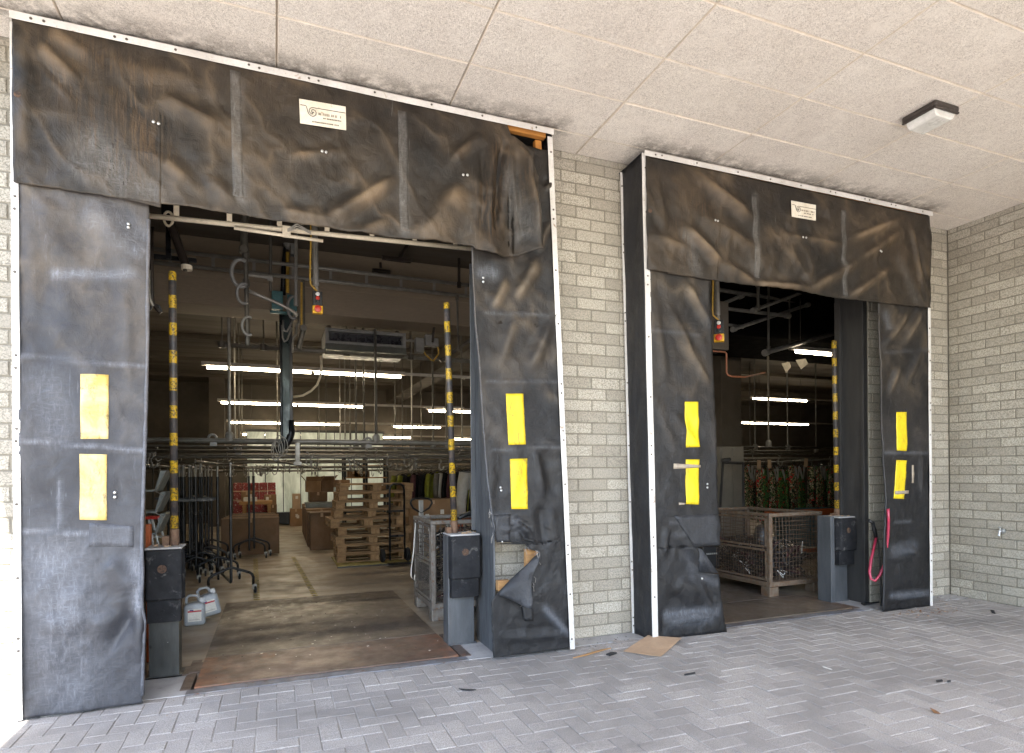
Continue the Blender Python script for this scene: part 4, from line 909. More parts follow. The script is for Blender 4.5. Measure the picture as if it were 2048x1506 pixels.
for u, w, h0, h1 in ((-.17,-.04,-.16,.06),(-.02,.08,-.05,.12),(.08,.18,-.05,.07)): mb = MB(); mb.bx(c.x+u,c.x+w,8.84,8.96,c.z+h0,c.z+h1); mb.build('box', K['grey'], t, bevel=.01)
mb = MB(); mb.tube([c+V((-.06,0,-.10)), c+V((.0,0,-.18)), c+V((.08,0,-.25)), c+V((.11,0,-.26)), c+V((.15,0,-.21)), c+V((.19,0,-.15)), c+V((.19,0,-.08)), c+V((.17,0,-.03))], .012, 8); mb.build('cable', K['ycable'], t, smooth=True)
mb = MB(); mb.cyl(c+V((-.38,0,.02)), c+V((-.17,0,.02)), .02, 8); mb.build('pipe', K['galv'], t)
# pendants
def pendant(px, py0, py1, pt, Y, label, twist=0.):
    c = at(px, (py0+py1)/2, Y); h = (at(px,py0,Y).z-at(px,py1,Y).z)/2; t = thing('control_pendant', label, 'control switch', (c.x, Y, c.z), twist, group='hanging control pendants')
    w = h*.42; L = lambda n_, m_, b_, **k: b_.build(n_, m_, t, world=False, **k)
    mb = MB(); mb.bx(-w,w,-.03,.03,-h*.28,h); L('switch_box', K['black'], mb, bevel=.006)
    mb = MB(); mb.bx(-w*1.08,w*1.08,-.034,.034,-h,-h*.29); L('stop_housing', K['ypend'], mb, bevel=.008)
    for zz, m_ in ((.72,'whitep'),(.36,'red'),(.02,'black')): mb = MB(); mb.lathe([(w*.42,-.028),(w*.42,-.040),(w*.3,-.043)], (0,0,h*zz), 14, axis='y'); L('button', K[m_], mb)
    mb = MB(); mb.lathe([(w*.35,-.03),(w*.35,-.05),(w*.72,-.052),(w*.70,-.068),(w*.3,-.072)], (0,0,-h*.66), 18, axis='y'); L('emergency_stop', K['red'], mb)
    zt = at(px,pt,Y).z-c.z; mb = MB(); mb.cyl((0,0,h), (-.01,0,h+.06), .016, 8); mb.cyl((-.012,0,h+.06), (-.03,0,zt+.4), .028, 12); L('hanging_tube', K['galv'], mb, smooth=False)
    mb = MB(); mb.tube([(0,-.01,h), (-.06,-.02,h+.06), (-.065,-.02,h+.12), (-.055,-.02,h+.5), (-.06,-.02,zt+.3)], .008, 7); L('cable', K['ycable'], mb, smooth=True)
pendant(635, 584, 628, 450, 5.9, 'push-button pendant with yellow stop box hanging in the wide doorway')
pendant(1438, 641, 684, 580, 5.35, 'push-button pendant with yellow stop box hanging at the torn drop of the shaded doorway', -.75)
# garment lift
cx = at(573,760,8.2); t = thing('garment_lift', 'tall dark green lift column with two teal boxes and hanging hooks in mid doorway', 'conveyor lift', (cx.x,8.2,1.9))
zb = at(573,884,8.2).z
for px, r, m_ in ((563,.020,'blackp'),(571,.055,'green'),(582,.022,'darksteel'),(577,.03,'blackp')): c = at(px,760,8.2+(.03 if px == 577 else 0)); mb = MB(); mb.bx(c.x-r,c.x+r,c.y-.04,c.y+.04,zb+(.05 if px != 571 else 0),at(px,612,8.2).z); mb.build('column', K[m_], t, bevel=.008)
mb = MB(); c = at(573,880,8.2); mb.tube([c+V((.05,0,.25)), c+V((.05,0,.08)), c+V((.02,-.02,-.02)), c+V((-.06,-.02,-.10)), c+V((-.12,-.02,-.16))], .05, 8); mb.build('chain_guard', K['blackp'], t, smooth=True)
for q in (((543,582),(566,621)), ((574,590),(594,624))):
    a, b = at(*q[0],7.9), at(*q[1],7.9); mb = MB(); mb.bx(a.x,b.x,7.86,8.05,b.z,a.z); o = mb.build('junction_box', K['teal'], t, bevel=.012)
    mb = MB(); mb.bx(a.x+.02,b.x-.02,7.85,7.858,b.z+.03,a.z-.03); mb.build('box_lid', K['teal'], o, bevel=.004)
mb = MB(); a, b = at(540,620,7.88), at(592,626,7.88); mb.bx(a.x,b.x,7.83,7.90,b.z-.03,b.z-.005); mb.build('bracket', K['teal'], t, bevel=.004)
mb = MB(); mb.tube([at(575,x,7.9) for x in (505,530,560,585)], .020, 8); mb.build('yellow_tube', K['ycable'], t); mb = MB(); mb.tube([at(x,y,7.95) for x,y in ((576,475),(571,500),(567,540),(566,590))], .030, 8); mb.build('arm', K['blackp'], t, smooth=True)
mb = MB(); a = at(576,482,7.9); mb.lathe([(.02,-.10),(.055,-.06),(.055,.06),(.03,.09)], a, 10); mb.bx(a.x+.03,a.x+.11,7.85,7.95,a.z-.17,a.z-.02); mb.build('motor', K['grey'], t)
for px, py, rr in ((587,615,.11),(562,650,.0),(570,660,.0),(585,640,.0)):
    if rr: c = at(px,py,7.7); mb = MB(); mb.tube([c+V((rr*.6*math.cos(k), 0, rr*1.2*math.sin(k))) for k in [math.radians(60+k*20) for k in range(13)]], .018, 8); mb.build('hook', K['grey'], t, smooth=True)
for pts in (((566,640),(566,655),(569,662),(574,663),(578,656),(590,632),(596,625),(597,645),(592,655)), ((564,650),(565,675),(569,683),(574,680),(578,670),(583,655)), ((594,650),(592,668),(587,676),(585,690),(585,705))):
    mb = MB(); mb.tube([at(x,y,7.75) for x,y in pts], .012, 7); mb.build('bent_rod', K['galv'], t, smooth=True)
for k, (px, py) in enumerate(((560,890),(556,897),(552,902),(566,893))): c = at(px,py,8.0); mb = MB(); mb.tube([c+V((.055*math.cos(a_), .02*k, .12*math.sin(a_))) for a_ in [2*PI*i/14 for i in range(14)]], .007, 6, closed=True); mb.build('hanger_ring', K['galv'], t, smooth=True)
t = thing('jointed_pipe', 'short pipe with yellow strip ending in an open tube collar', 'pipe', at(609,650,7.5)); mb = MB(); mb.cyl(at(606,560,7.5), at(607,652,7.5), .020, 8); mb.cyl(at(607,657,7.5)-V((0,.05,0)), at(607,657,7.5)+V((0,.1,0)), .036, 12); mb.cyl(at(607,660,7.5), at(597,698,7.5), .030, 10); mb.build('tube', K['galvd'], t); mb = MB(); a = at(603,565,7.46); b = at(603,650,7.46); mb.cyl(a, b, .012, 8); mb.build('yellow_strip', K['ycable'], t)
mb = MB(); pts = [at(x,y,9.0) for x,y in ((642,712),(643,735),(641,752),(634,770),(622,782),(606,791),(585,794))]; mb.tube(pts, .016, 8); tag(mb.build('curved_rod', K['cream'], smooth=True), 'pale rod curving from the suspended pipe back to the lift column', 'pipe')
# ------------------------------------------------------------------ tube lamps
def lamp(label, a, b, Y, proto=[None], split=.5):
    a, b = V(a), V(b); t = thing('tube_lamp', label, 'tube lamp', ((a.x+b.x)/2, Y, (a.z+b.z)/2), group='lit tube lamps')
    L = b.x-a.x; mb = MB(); mb.bx(a.x-.05,b.x+.05,Y-.035,Y+.035,a.z+.028,a.z+.085); mb.build('housing', K['housing'], t, bevel=.004, seg=1)
    for u, w in ((0,split),(split,1)): mb = MB(); mb.cyl((a.x+L*u+.025,Y,a.z), (a.x+L*w-.025,Y,a.z), .022, 8); mb.build('tube', K['lamp'], t)
    for u in (.12,.88): mb = MB(); mb.cyl((a.x+L*u,Y,a.z+.085), (a.x+L*u,Y,4.27), .006, 6); mb.build('hanger_rod', K['galvd'], t)
    mb = MB(); mb.bx(b.x+.06,b.x+2.4,Y-.02,Y+.02,a.z+.03,a.z+.075); mb.build('trunking', K['housing'], t)
rows = [(10.4,(410,733),(804,755),'nearest long lamp row, beyond the air unit',.52),(14.2,(440,803),(727,816),'second long lamp row behind the green lift column',.52),(17.4,(457,843),(680,851),'third lamp row over the twin doorway side, above the pallets',.5),(20.0,(482,867),(655,873),'deepest lamp row just above the pale panels',.5),
        (14.3,(856,820),(952,826),'lamp cut off by the blue-grey lining behind the leaning pole',.5),(17.4,(786,852),(882,857),'short looking lamp between the drop rods and the leaning pole',.5),(20.0,(741,873),(822,877),'small lamp glimpsed low beyond the suspended rods',.5),(20.0,(908,877),(955,880),'tiny lamp end beside the leaning guard pole, lowest there',.5),
        (7.2,(1590,702),(1680,712),'lamp crossing the top of the bright guard pole, near two hanging paper sheets',.8),(13.0,(1505,796),(1614,803),'upper full lamp seen through the shaded doorway',.28),(16.0,(1483,845),(1617,850),'lower lamp seen through the shaded doorway above the pipe grid',.45)]
for Y, p, q, lb, sp in rows:
    a, b = at(*p, Y), at(*q, Y); z = (a.z+b.z)/2; lamp(lb, (a.x,Y,z), (b.x,Y,z), Y, split=sp)
# ------------------------------------------------------------------ low grid of garment rails
G = 'garment rails of the low pipe grid'; words_ = ['first','second','third','fourth','fifth','sixth','seventh','eighth','ninth','tenth']
for i, (Y, z) in enumerate(((8.6,1.905),(9.9,1.95),(11.0,1.86),(12.3,1.97),(13.6,1.88),(15.0,1.96),(16.6,1.90))):
    rail('garment_rail', 'long upper pipe of the low grid, %s row in from the doorway' % words_[i], (-2.8 if Y < 12 else -3.3,Y,z), ((5.2,14,4.2,15.5,5.1,7,18.5)[i],Y,z), .027 if i else .032, K['galv'] if i % 2 == 0 else K['galvd'], group=G, n=8)
for i, (Y, z) in enumerate(((8.9,1.70),(9.5,1.80),(10.6,1.66),(11.9,1.72),(13.0,1.60),(14.4,1.64),(15.8,1.55),(17.6,1.58))):
    t = rail('garment_rail', 'thin lower hanging bar of the low grid, %s row in from the doorway' % words_[i], (-2.8 if Y < 12 else -3.3,Y,z), ((5,12,6,7,15,7,7.5,18)[i],Y,z), .016, K['galvd'], group=G, n=6)
    if i == 0:
        mb = MB(); mb.tube([(0,0,.07),(.03,0,.065),(.034,0,.025),(0,0,0),(0,0,-.08),(.03,0,-.12),(.07,0,-.10),(.08,0,-.05)], .010, 5); hk = mb.build('trolley_hook', K['galv'], t, world=False, smooth=True); src = hk; hk.location = V((.4,Y,z))-V(t.location)
    for k in range(9):
        c = src.copy(); C.objects.link(c); c.parent = t; c.location = V((random.uniform(-1.6,2.6+.2*i) if k < 6 else random.uniform(7,13), Y, z-.02))-V(t.location); c.rotation_euler = (0,0,random.uniform(-1,1))
for i, (Y, z, x0_, x1_) in enumerate(((9.2,1.86,-2.6,4.5),(10.2,1.77,-2.4,4.8),(11.4,1.80,-1.2,6.5),(12.7,1.84,-2.5,5.0),(13.9,1.74,.2,14.0),(15.4,1.78,-2.0,6.8))):
    rail('garment_rail', 'slender extra pipe of the low grid, slotted behind the %s row' % words_[i], (x0_,Y,z), (x1_,Y+.12,z), .013, K['galv'], group=G, n=6)
for i in range(7):
    x = -1.9+i*.95 if i < 5 else 8+ (i-5)*2.2; z = 1.58+.01*i
    mb = MB(); mb.cyl((x,8.7,z+.05), (x+.9,13.5,z-.03), .018, 8); t = thing('cross_bar', 'thin bar of the low grid running back into the hall, %s one across' % words_[i], 'rail', (x,8.7,z), group='bars running back through the grid'); mb.build('tube', K['galvd'], t)
    for k in range(6):
        c = src.copy(); C.objects.link(c); c.parent = t; y = 8.9+k*random.uniform(.7,.9); c.location = V((x+(y-8.7)*.1875, y, z+.05-.0167*(y-8.7)-.02))-V(t.location); c.rotation_euler = (0,0,PI/2+random.uniform(-.4,.4))
mb = MB(); c = at(593,905,8.55); rod0 = None
rods = [(459,8.6),(752,8.6),(-1,9.9),(555,11),(470,11),(478,12.3),(700,12.3),(690,13.6),(712,9.9),(728,9.9),(680,15),(790,12.3),(805,13.6),(824,11),(842,15),(893,9.9),(924,11),(866,9.9),(652,16.6),(638,16.6),(484,15),(1537,8.6),(1575,9.9),(1500,12.3),(1510,9.9),(1632,11)]
n_ = 0
for px, Y in rods:
    if px < 0: continue
    x = at(px, 850, Y).x; lb = {(459,8.6):'pale drop rod clamped on the first garment rail near the guard pole', (752,8.6):'pale drop rod clamped on the first garment rail above the pallets', (1537,8.6):'pale drop rod under the elbow pipe in the shaded doorway'}.get((px,Y), 'thin grey drop rod among those holding the deeper garment rails' if px < 1400 else 'thin grey drop rod among those in front of the printed garments')
    t = thing('hanger_rod', lb, 'rod', (x,Y,1.95), group='drop rods holding the pipe grid')
    mb = MB(); mb.cyl((x,Y,1.95), (x,Y,4.27), .020 if Y < 9 else .015, 7); mb.build('rod', K['galv'] if n_ % 3 == 0 else K['galvd'], t)
    mb = MB(); mb.lathe([(.045,1.90),(.05,1.93),(.05,1.99),(.03,2.02)], (x,Y,0), 8); mb.build('clamp', K['galv'], t); n_ += 1
for px, py, Y, lb in ((425,876,8.6,'grey ring bracket on the first garment rail between the guard pole and the lift'),(736,882,8.6,'grey ring bracket on the first garment rail above the pallets'),(475,897,9.9,'small grey ring bracket below the lamp rows near the racks')):
    c = at(px,py,Y); mb = MB(); mb.tube([c+V((.045*math.cos(a_),0,.045*math.sin(a_))) for a_ in [2*PI*i/16 for i in range(16)]], .016, 8, closed=True); mb.bx(c.x-.03,c.x+.05,Y-.02,Y+.02,c.z-.10,c.z-.045); tag(mb.build('ring_bracket', K['grey'], smooth=False), lb, 'bracket', 'ring brackets on the rails')
c = at(595,905,8.5); mb = MB(); mb.bx(c.x-.03,c.x+.03,8.47,8.53,c.z-.13,c.z+.13); mb.bx(c.x-.05,c.x+.05,8.45,8.55,c.z-.17,c.z-.12); tag(mb.build('rail_hanger', K['galv'], bevel=.004), 'short flat hanger bracket below the grid pipe, next to the lift foot', 'bracket')
# pipes in the shaded doorway
for lb, p, q, Y, r in (('upper dark pipe crossing under the sagging head curtain',(1420,577),(1620,607),7.0,.030),('second dark pipe crossing the shaded doorway, joined by slanting pieces',(1428,614),(1575,632),7.0,.028),('slanting pipe rising to the head curtain from a short drop rod',(1508,620),(1618,580),6.6,.026),('slanting pipe running from the low elbow up to the joint',(1468,658),(1615,610),6.8,.026),('slanting pipe ending at the long drop rod over the lamp',(1532,705),(1682,663),6.9,.034),('short dark pipe beside the grey cabinet',(1425,645),(1482,653),6.9,.02),('short slanting pipe under the torn drop corner',(1432,613),(1482,592),6.9,.026)):
    a, b = at(*p, Y), at(*q, Y); b.y += .5 if abs(p[1]-q[1]) > 25 else 0; b = at(*q, b.y); t = thing('overhead_pipe', lb, 'pipe', (a+b)/2, group='dark pipes above the shaded doorway'); mb = MB(); mb.cyl(a, b, r, 10); mb.build('tube', K['pipe2'], t)
    mb = MB(); d = (b-a).normalized()
    for c in (a, b): mb = MB(); mb.cyl(c-d*.04, c+d*.04, r*1.5, 10); mb.build('coupling', K['pipe2'], t)
for px, p0, p1, Y, r, lb in ((1537,600,702,6.9,.016,'drop rod ending at the elbow of the slanting pipe'),(1516,595,618,6.6,.022,'short drop rod with shiny couplings under the head curtain'),(1579,585,700,7.2,.012,'thin drop rod passing in front of the lamp in the shaded doorway')):
    vpipe(lb, px, p0-60, px, p1, Y, r, K['galvd'], 'drop_rod', (.4,.97))
for q, lb in ((((1563,727),(1579,724),(1582,734),(1572,746)),'smaller white paper sheet hanging by the lamp'),(((1591,720),(1611,717),(1616,727),(1602,739)),'larger white paper sheet hanging by the lamp')):
    P = [at(a, b, 7.6) for a, b in q]; mb = MB(); mb.quad(*P); tag(mb.build('paper_sheet', K['cloth_g'], solid=.002), lb, 'paper', 'paper sheets hung overhead')
a, b = at(1410,598,6.3), at(1458,700,6.3); mb = MB(); mb.bx(a.x,b.x,6.3,6.55,b.z,a.z); t = thing('switch_cabinet', 'grey brown electrical cabinet hung high beside the pendant', 'cabinet', ((a.x+b.x)/2,6.4,b.z)); mb.build('casing', K['intwall'], t, bevel=.008)
mb = MB(); mb.bx(a.x+.03,b.x-.03,6.288,6.298,b.z+.03,a.z-.03); mb.build('cover', K['grey' if False else 'intwall'], t, bevel=.004); mb = MB(); mb.bx(a.x+.1,a.x+.15,6.5,6.54,a.z,4.28); mb.bx(b.x-.15,b.x-.1,6.5,6.54,a.z,4.28); mb.build('hanger', K['galvd'], t)
mb = MB(); mb.tube([at(x,y,6.3) for x,y in ((1424,702),(1450,704),(1453,708),(1453,745),(1456,750),(1464,753),(1490,754))]+[at(1530,745,7.9)], .012, 8); tag(mb.build('copper_conduit', K['conduit'], smooth=True), 'orange brown conduit bending below the electrical cabinet', 'conduit')
# ------------------------------------------------------------------ goods on the warehouse floor
mb = MB(); c0 = at(1443,800,9.6); c1 = at(1483,800,9.6); mb.bx(c0.x,c1.x,9.6,10.0,0,4.28); tag(mb.build('warehouse_column', K['intwall'], bevel=.01), 'dark square column above the beige locker in the shaded doorway', 'column')
mb = MB(); mb.bx(-1.75,-1.35,19.2,19.6,0,4.28); tag(mb.build('warehouse_column', K['intwall'], bevel=.01), 'dim column at the deep end beside the pale panels', 'column')
# pale panels
t = thing('panel_partition', 'pale green translucent panel partition lit from behind at the deep end', 'partition', (1.1,19.6,0))
for k in range(8): mb = MB(); x0 = -.78+k*.50; mb.bx(x0+.012,x0+.488,19.58,19.62,.33,2.75); mb.build('panel', K['panel'], t, bevel=.004)
mb = MB(); mb.bx(-.82,3.26,19.565,19.64,2.75,2.83); mb.bx(-.82,3.26,19.565,19.64,.27,.33)
for k in range(9): mb.bx(-.79+k*.5,-.77+k*.5,19.57,19.63,.33,2.75)
mb.bx(-.82,-.76,19.565,19.64,0,.27); mb.bx(3.2,3.26,19.565,19.64,0,.27); mb.build('frame', K['darksteel'], t)
# floor markings
for (a, b), lb in ((((511,1118),(514,1206)),'dashed yellow and black floor tape nearer the rolling racks'), (((586,1114),(633,1197)),'dashed yellow and black floor tape nearer the pallet stack')):
    a, b = gnd(*a), gnd(*b); mb = MB(); N_ = 34; w = .035
    for k in range(N_):
        p, q = a+(b-a)*(k/N_), a+(b-a)*((k+.5)/N_); mb.quad((p.x-w,p.y,.003),(p.x+w,p.y-.02,.003),(q.x+w,q.y-.02,.003),(q.x-w,q.y,.003))
    tag(mb.build('floor_tape', K['floortape']), lb, 'floor tape', 'dashed floor tapes')
# rolling garment racks
def rack_proto():
    t = thing('rolling_rack', 'rack', 'clothes rack', group='black rolling garment racks'); L = 1.18; H = 1.6
    B = lambda n_, m_, b_, p=t, **k: b_.build(n_, m_, p, world=False, **k)
    for i, y in enumerate((0, L)):
        mb = MB(); mb.cyl((0,y,.19), (0,y,1.42), .017, 10); mb.cyl((0,y,1.42), (0,y,1.44), .02, 10); B('post', K['blackp'], mb)
        mb = MB(); mb.cyl((0,y,1.44), (0,y,H), .012, 10); B('chrome_tube', K['galv'], mb)
        mb = MB(); mb.tube([(-.25,y,.10),(-.25,y,.20),(-.238,y,.235),(-.21,y,.26),(-.02,y,.335),(0,y,.338),(.02,y,.335),(.21,y,.26),(.238,y,.235),(.25,y,.20),(.25,y,.10)], .0165, 9); f = B('foot', K['blackp'], mb, smooth=True)
        for x in (-.25,.25):
            w = MB(); w.lathe([(.018,-.014),(.042,-.012),(.046,0),(.042,.012),(.018,.014)], (x+.02,y,.046), 14, axis='x'); w.bx(x-.004,x+.036,y-.016,y-.013,.05,.115,m=1); w.bx(x-.014,x+.032,y-.014,y+.014,.10,.112,m=1); w.bx(x-.012,x-.008,y-.014,y+.014,.045,.105,m=1); w.bx(x+.034,x+.038,y-.014,y+.014,.045,.105,m=1); B('caster', [K['rubber'], K['galv']], w, f)
    mb = MB(); mb.tube([(0,0,.19),(0,.02,.165),(0,.05,.155),(0,L-.05,.155),(0,L-.02,.165),(0,L,.19)], .0165, 9); B('lower_bar', K['blackp'], mb, smooth=True)
    mb = MB(); mb.cyl((0,-.03,H), (0,L+.03,H), .013, 10); B('hanging_rail', K['galv'], mb)
    return t
R0 = rack_proto(); p = gnd(503,1158); q = gnd(440,1128)
fx = (gnd(418,1192)+gnd(507,1190))/2
R0.location = (fx.x, fx.y, 0); R0.rotation_euler = (0,0,.20); R0['label'] = 'single black rolling rack standing out in front of the rack cluster'
for i, (x, y, a, lb) in enumerate(((-1.02,9.35,.10,'innermost rack of the cluster, closest to the single rack'),(-1.12,9.55,.10,'second rack of the tight cluster'),(-1.22,9.75,.12,'third rack of the tight cluster'),(-1.30,9.95,.08,'fourth rack of the tight cluster'),(-1.38,10.2,.10,'fifth rack of the tight cluster'),(-1.46,10.4,.13,'sixth rack of the tight cluster'),(-.98,10.6,.05,'rack standing behind the tight cluster'),(-1.55,10.7,.1,'seventh rack of the tight cluster, half behind the guard pole'),(-.43,11.5,.04,'one of a nested pair of racks by the leaning cartons'),(-.36,11.75,.04,'rear rack of the nested pair by the leaning cartons'))):
    dup(R0, (x,y,0), a, 'black rolling rack, '+lb)
# jugs
def jug(x, y, rz, tilt, label):
    t = thing('plastic_jug', label, 'jug', (x,y,0), rz, 'white plastic jugs'); B = lambda n_, m_, b_, p=t, **k: b_.build(n_, m_, p, world=False, **k)
    w, d, h = .095, .07, .225; mb = MB(); mb.prism([(-w,.0),(w,.0),(w,h*.82),(w*.72,h),(-w*.2,h),(-w,h*.9)], -d, d); body = B('body', K['jug'], mb, bevel=.028, seg=3, smooth=True)
    mb = MB(); mb.tube([(-w*.75,0,h*.93),(-w*.75,0,h+.045),(-w*.45,0,h+.065),(w*.15,0,h+.06),(w*.38,0,h+.035),(w*.42,0,h*.98)], .014, 8); B('handle', K['jug'], mb, smooth=True)
    mb = MB(); mb.lathe([(.024,h-.01),(.024,h+.03),(.020,h+.034)], (w*.66,0,0), 14); B('cap', K['whitep'], mb)
    mb = MB(); mb.bx(-w*.62,w*.62,-d-.0025,-d-.0005,.045,.165); lb = B('label_sticker', K['paper'], mb)
    mb = MB(); mb.bx(-w*.62,w*.62,-d-.0042,-d-.0027,.136,.150); mb.bx(-w*.45,-w*.1,-d-.0042,-d-.0027,.151,.160,m=1); mb.bx(-w*.5,w*.5,-d-.0042,-d-.0027,.062,.064,m=2); B('label_band', [K['redline'], K['blueline'], K['ink']], mb, lb)
    if tilt: t.rotation_euler = (0, tilt, rz); t.location.z = .045
    return t
g1, g2 = gnd(388,1252), gnd(417,1243)
jug(g1.x, g1.y+.06, .10, 0, 'white jug standing upright next to the dented bumper post'); jug(g2.x+.02, g2.y+.10, .12, -.22, 'white jug leaning over beside the upright jug')
# left side: wire partition, tray rack, ladder, marker post
t = thing('wire_partition', 'grey wire mesh partition along the dark side behind the tray rack', 'fence', (-2.0,10,0)); mb = MB()
for k in range(60): y = 8.0+k*.1; mb.cyl((-2.3,y,.05), (-2.3,y,1.75), .004, 4)
for z in (.3,.75,1.2,1.7): mb.cyl((-2.3,8,z), (-2.3,14,z), .006, 5)
mb.build('mesh', K['galvd'], t); mb = MB()
for y in (8,10,12,14): mb.bx(-2.32,-2.28,y-.02,y+.02,0,1.8)
mb.build('post', K['darksteel'], t)
t = thing('tray_rack', 'grey rack of sloping sheet trays at the edge of the pale drop', 'rack', (-1.1,6.9,0))
for k, py in enumerate((962,1004,1046)):
    c = at(296,py,6.9); mb = MB(); y = 6.9; x0, x1 = c.x-.35, c.x+.10
    z = c.z; mb.prism([(x1+.04,z+.10),(x1+.09,z+.10),(x1,z-.10),(x0,z-.10),(x0,z-.085),(x1-.01,z-.085)], 6.7, 7.1); mb.build('tray', K['trayg'], t); mb = MB(); mb.tube([(x1+.09,6.69,z+.10),(x1-.0,6.69,z-.10)], .005, 6); mb.tube([(x1,6.69,z-.10),(x1+.07,6.69,z-.145)], .005, 6); mb.build('edge_wire', K['galv'], t)
mb = MB(); mb.bx(-1.52,-1.48,6.68,6.72,0,1.6); mb.bx(-1.52,-1.48,7.08,7.12,0,1.6); mb.build('upright', K['darksteel'], t)
t = thing('step_ladder', 'aluminium step ladder with a red top behind the dented bumper post', 'ladder', (-.95,6.3,0)); P0, P1 = at(293,1036,8.6), at(317,1036,8.6); Q0, Q1 = at(300,1105,8.6), at(331,1090,8.6)
mb = MB(); mb.bx(P0.x-.02,P1.x,8.54,8.72,P0.z-.015,P0.z+.02); mb.build('top_step', K['red'], t, bevel=.005)
for a, b, m_ in ((P1, Q1,'alu'),(at(304,1036,8.6), at(317,1090,8.6),'alu'),(at(298,1036,8.6), at(306,1090,8.6),'alu')):
    d = (b-a)/max(.01,(a.z-b.z)); e = a+d*(a.z-.0); mb = MB(); beam(mb, a+V((-.012,-.02,0)), e+V((-.012,-.02,0)), (.024,0,0), (0,.05,0)); mb.build('side_rail', K[m_], t, bevel=.003)
for py in (1074,1100): c = at(312,py,8.62); mb = MB(); mb.bx(c.x-.15,c.x+.12,8.6,8.7,c.z-.012,c.z+.012); mb.build('step', K['alu'], t, bevel=.003)
a, b = at(294,1048,5.5), at(292,1100,5.5); mb = MB(); mb.bx(b.x-.035,b.x+.035,5.46,5.54,0,a.z); tag(mb.build('orange_post', K['orange'], bevel=.006), 'orange steel upright squeezed between the pale drop and the step ladder', 'post')
# cartons
def carton(x0, x1, y0, y1, z0, z1, label, m='card', name='cardboard_box', group='cardboard boxes', flaps=False, stick=0, rz=0., face='y'):
    t = thing(name, label, 'box', ((x0+x1)/2, (y0+y1)/2, z0), rz, group); w, d, h = (x1-x0)/2, (y1-y0)/2, z1-z0; mb = MB()
    mb.bx(-w,w,-d,d,0,h); mb.build('body', K[m], t, world=False, bevel=.006, seg=1)
    if flaps:
        for s_ in (-1,1): mb = MB(); mb.quad((s_*w,-d,h),(s_*w,d,h),(s_*(w+.09),d,h+.12),(s_*(w+.09),-d,h+.12)); mb.build('flap', K[m], t, world=False, solid=.005)
        mb = MB(); mb.quad((-w,-d,h),(w,-d,h),(w,-d-.10,h+.10),(-w,-d-.10,h+.10)); mb.build('flap', K[m], t, world=False, solid=.005)
    else: mb = MB(); mb.bx(-w*1.002,w*1.002,-.025,.025,h+.0008,h+.0022); mb.build('packing_tape', K['cardl'], t, world=False); mb = MB(); mb.bx(-.025,.025,-d-.0016,-d-.0004,h-.08,h-.004); mb.build('tape_end', K['cardl'], t, world=False)
    for k in range(stick):
        u, v = random.uniform(-w*.85,w*.7), random.uniform(h*.15,h*.75); mb = MB(); mb.bx(u,u+.07,-d-.0032,-d-.0018,v,v+.085); mb.build('sticker', K['paper'], t, world=False)
    return t
mids = [o for o in list(C.objects) if o.type == 'EMPTY' and o.name.startswith('rolling_rack.')]
mbr = None
for i in range(7):
    o = dup(R0, (-1.0-.085*i+.04*(i % 2), 9.9+.16*i, 0), .06+.03*(i % 3), 'black rolling rack deep in the tight cluster, '+['just behind the front ones','one row further','two rows further','in the middle of it','towards its rear','near its rear end','at its rear end by the wire partition'][i]); mids.append(o)
for o in mids[:6]+mids[-7:-3]:
    if mbr is None:
        mb = MB(); mb.bx(-.22,.22,-.012,.012,1.105,1.135); mb.bx(-.012,.012,.013,1.16,1.105,1.135); mbr = mb.build('middle_bar', K['blackp'], o, world=False)
    else: c_ = mbr.copy(); C.objects.link(c_); c_.parent = o
pos = ['at the front of the leaning row','second in the leaning row','third in the leaning row','fourth in the leaning row','last in the leaning row']
for k in range(5): carton(-.92+.03*k,.06-.02*k,12.1+k*.16,12.22+k*.16,0,.67+.012*k,'flat upright carton beside the racks, '+pos[k],'card' if k % 2 else 'cardd',group='upright cartons by the racks')
for k in range(6): y = 12.9+k*.62; carton(.60+.005*k,1.22,y,y+.42,0,.70+(k % 2)*.02,'tall brown carton in the row left of the pallets, '+['front one','second one','third one','fourth one','fifth one','last one'][k],'card' if k % 2 else 'cardd',group='cartons in a row beside the pallets')
carton(.62,1.05,12.3,12.72,0,.72,'broad plain carton at the foot of the pallet stack','cardd')
for (q0, q1, Y, m, lb, fl, st) in (((612,962),(642,984),14.6,'card','open carton with raised flaps on top of the grey bins',True,0),((642,961),(668,984),14.7,'cardd','second open carton with raised flaps beside the first',True,0),((618,984),(655,1003),14.6,'cardd','wide carton under the two open cartons',False,0),((660,960),(700,974),14.9,'card','low carton peeping over the top pallet',False,0),
    ((585,988),(601,1018),18.4,'cardl','carton with a white paper clipped to its face by the pale panels',False,1),((580,1018),(604,1050),18.3,'card','carton with torn white labels at the foot of the pale panels',False,2),((528,990),(553,1010),17.9,'card','carton with a label under the red trays',False,1),((538,1010),(554,1030),17.9,'cardd','plain carton beside the workbench leg',False,0),((538,1030),(558,1052),17.8,'card','lowest carton beside the workbench',False,1),((482,984),(505,1003),17.9,'card','carton with yellow sticker behind the workbench',False,1)):
    a, b = at(*q0, Y), at(*q1, Y); z0 = b.z if b.z > .12 else 0
    carton(a.x, b.x, Y, Y+.45, z0, a.z, lb, m, flaps=fl, stick=st)
a, b = at(612,1004,14.5), at(656,1031,14.5)
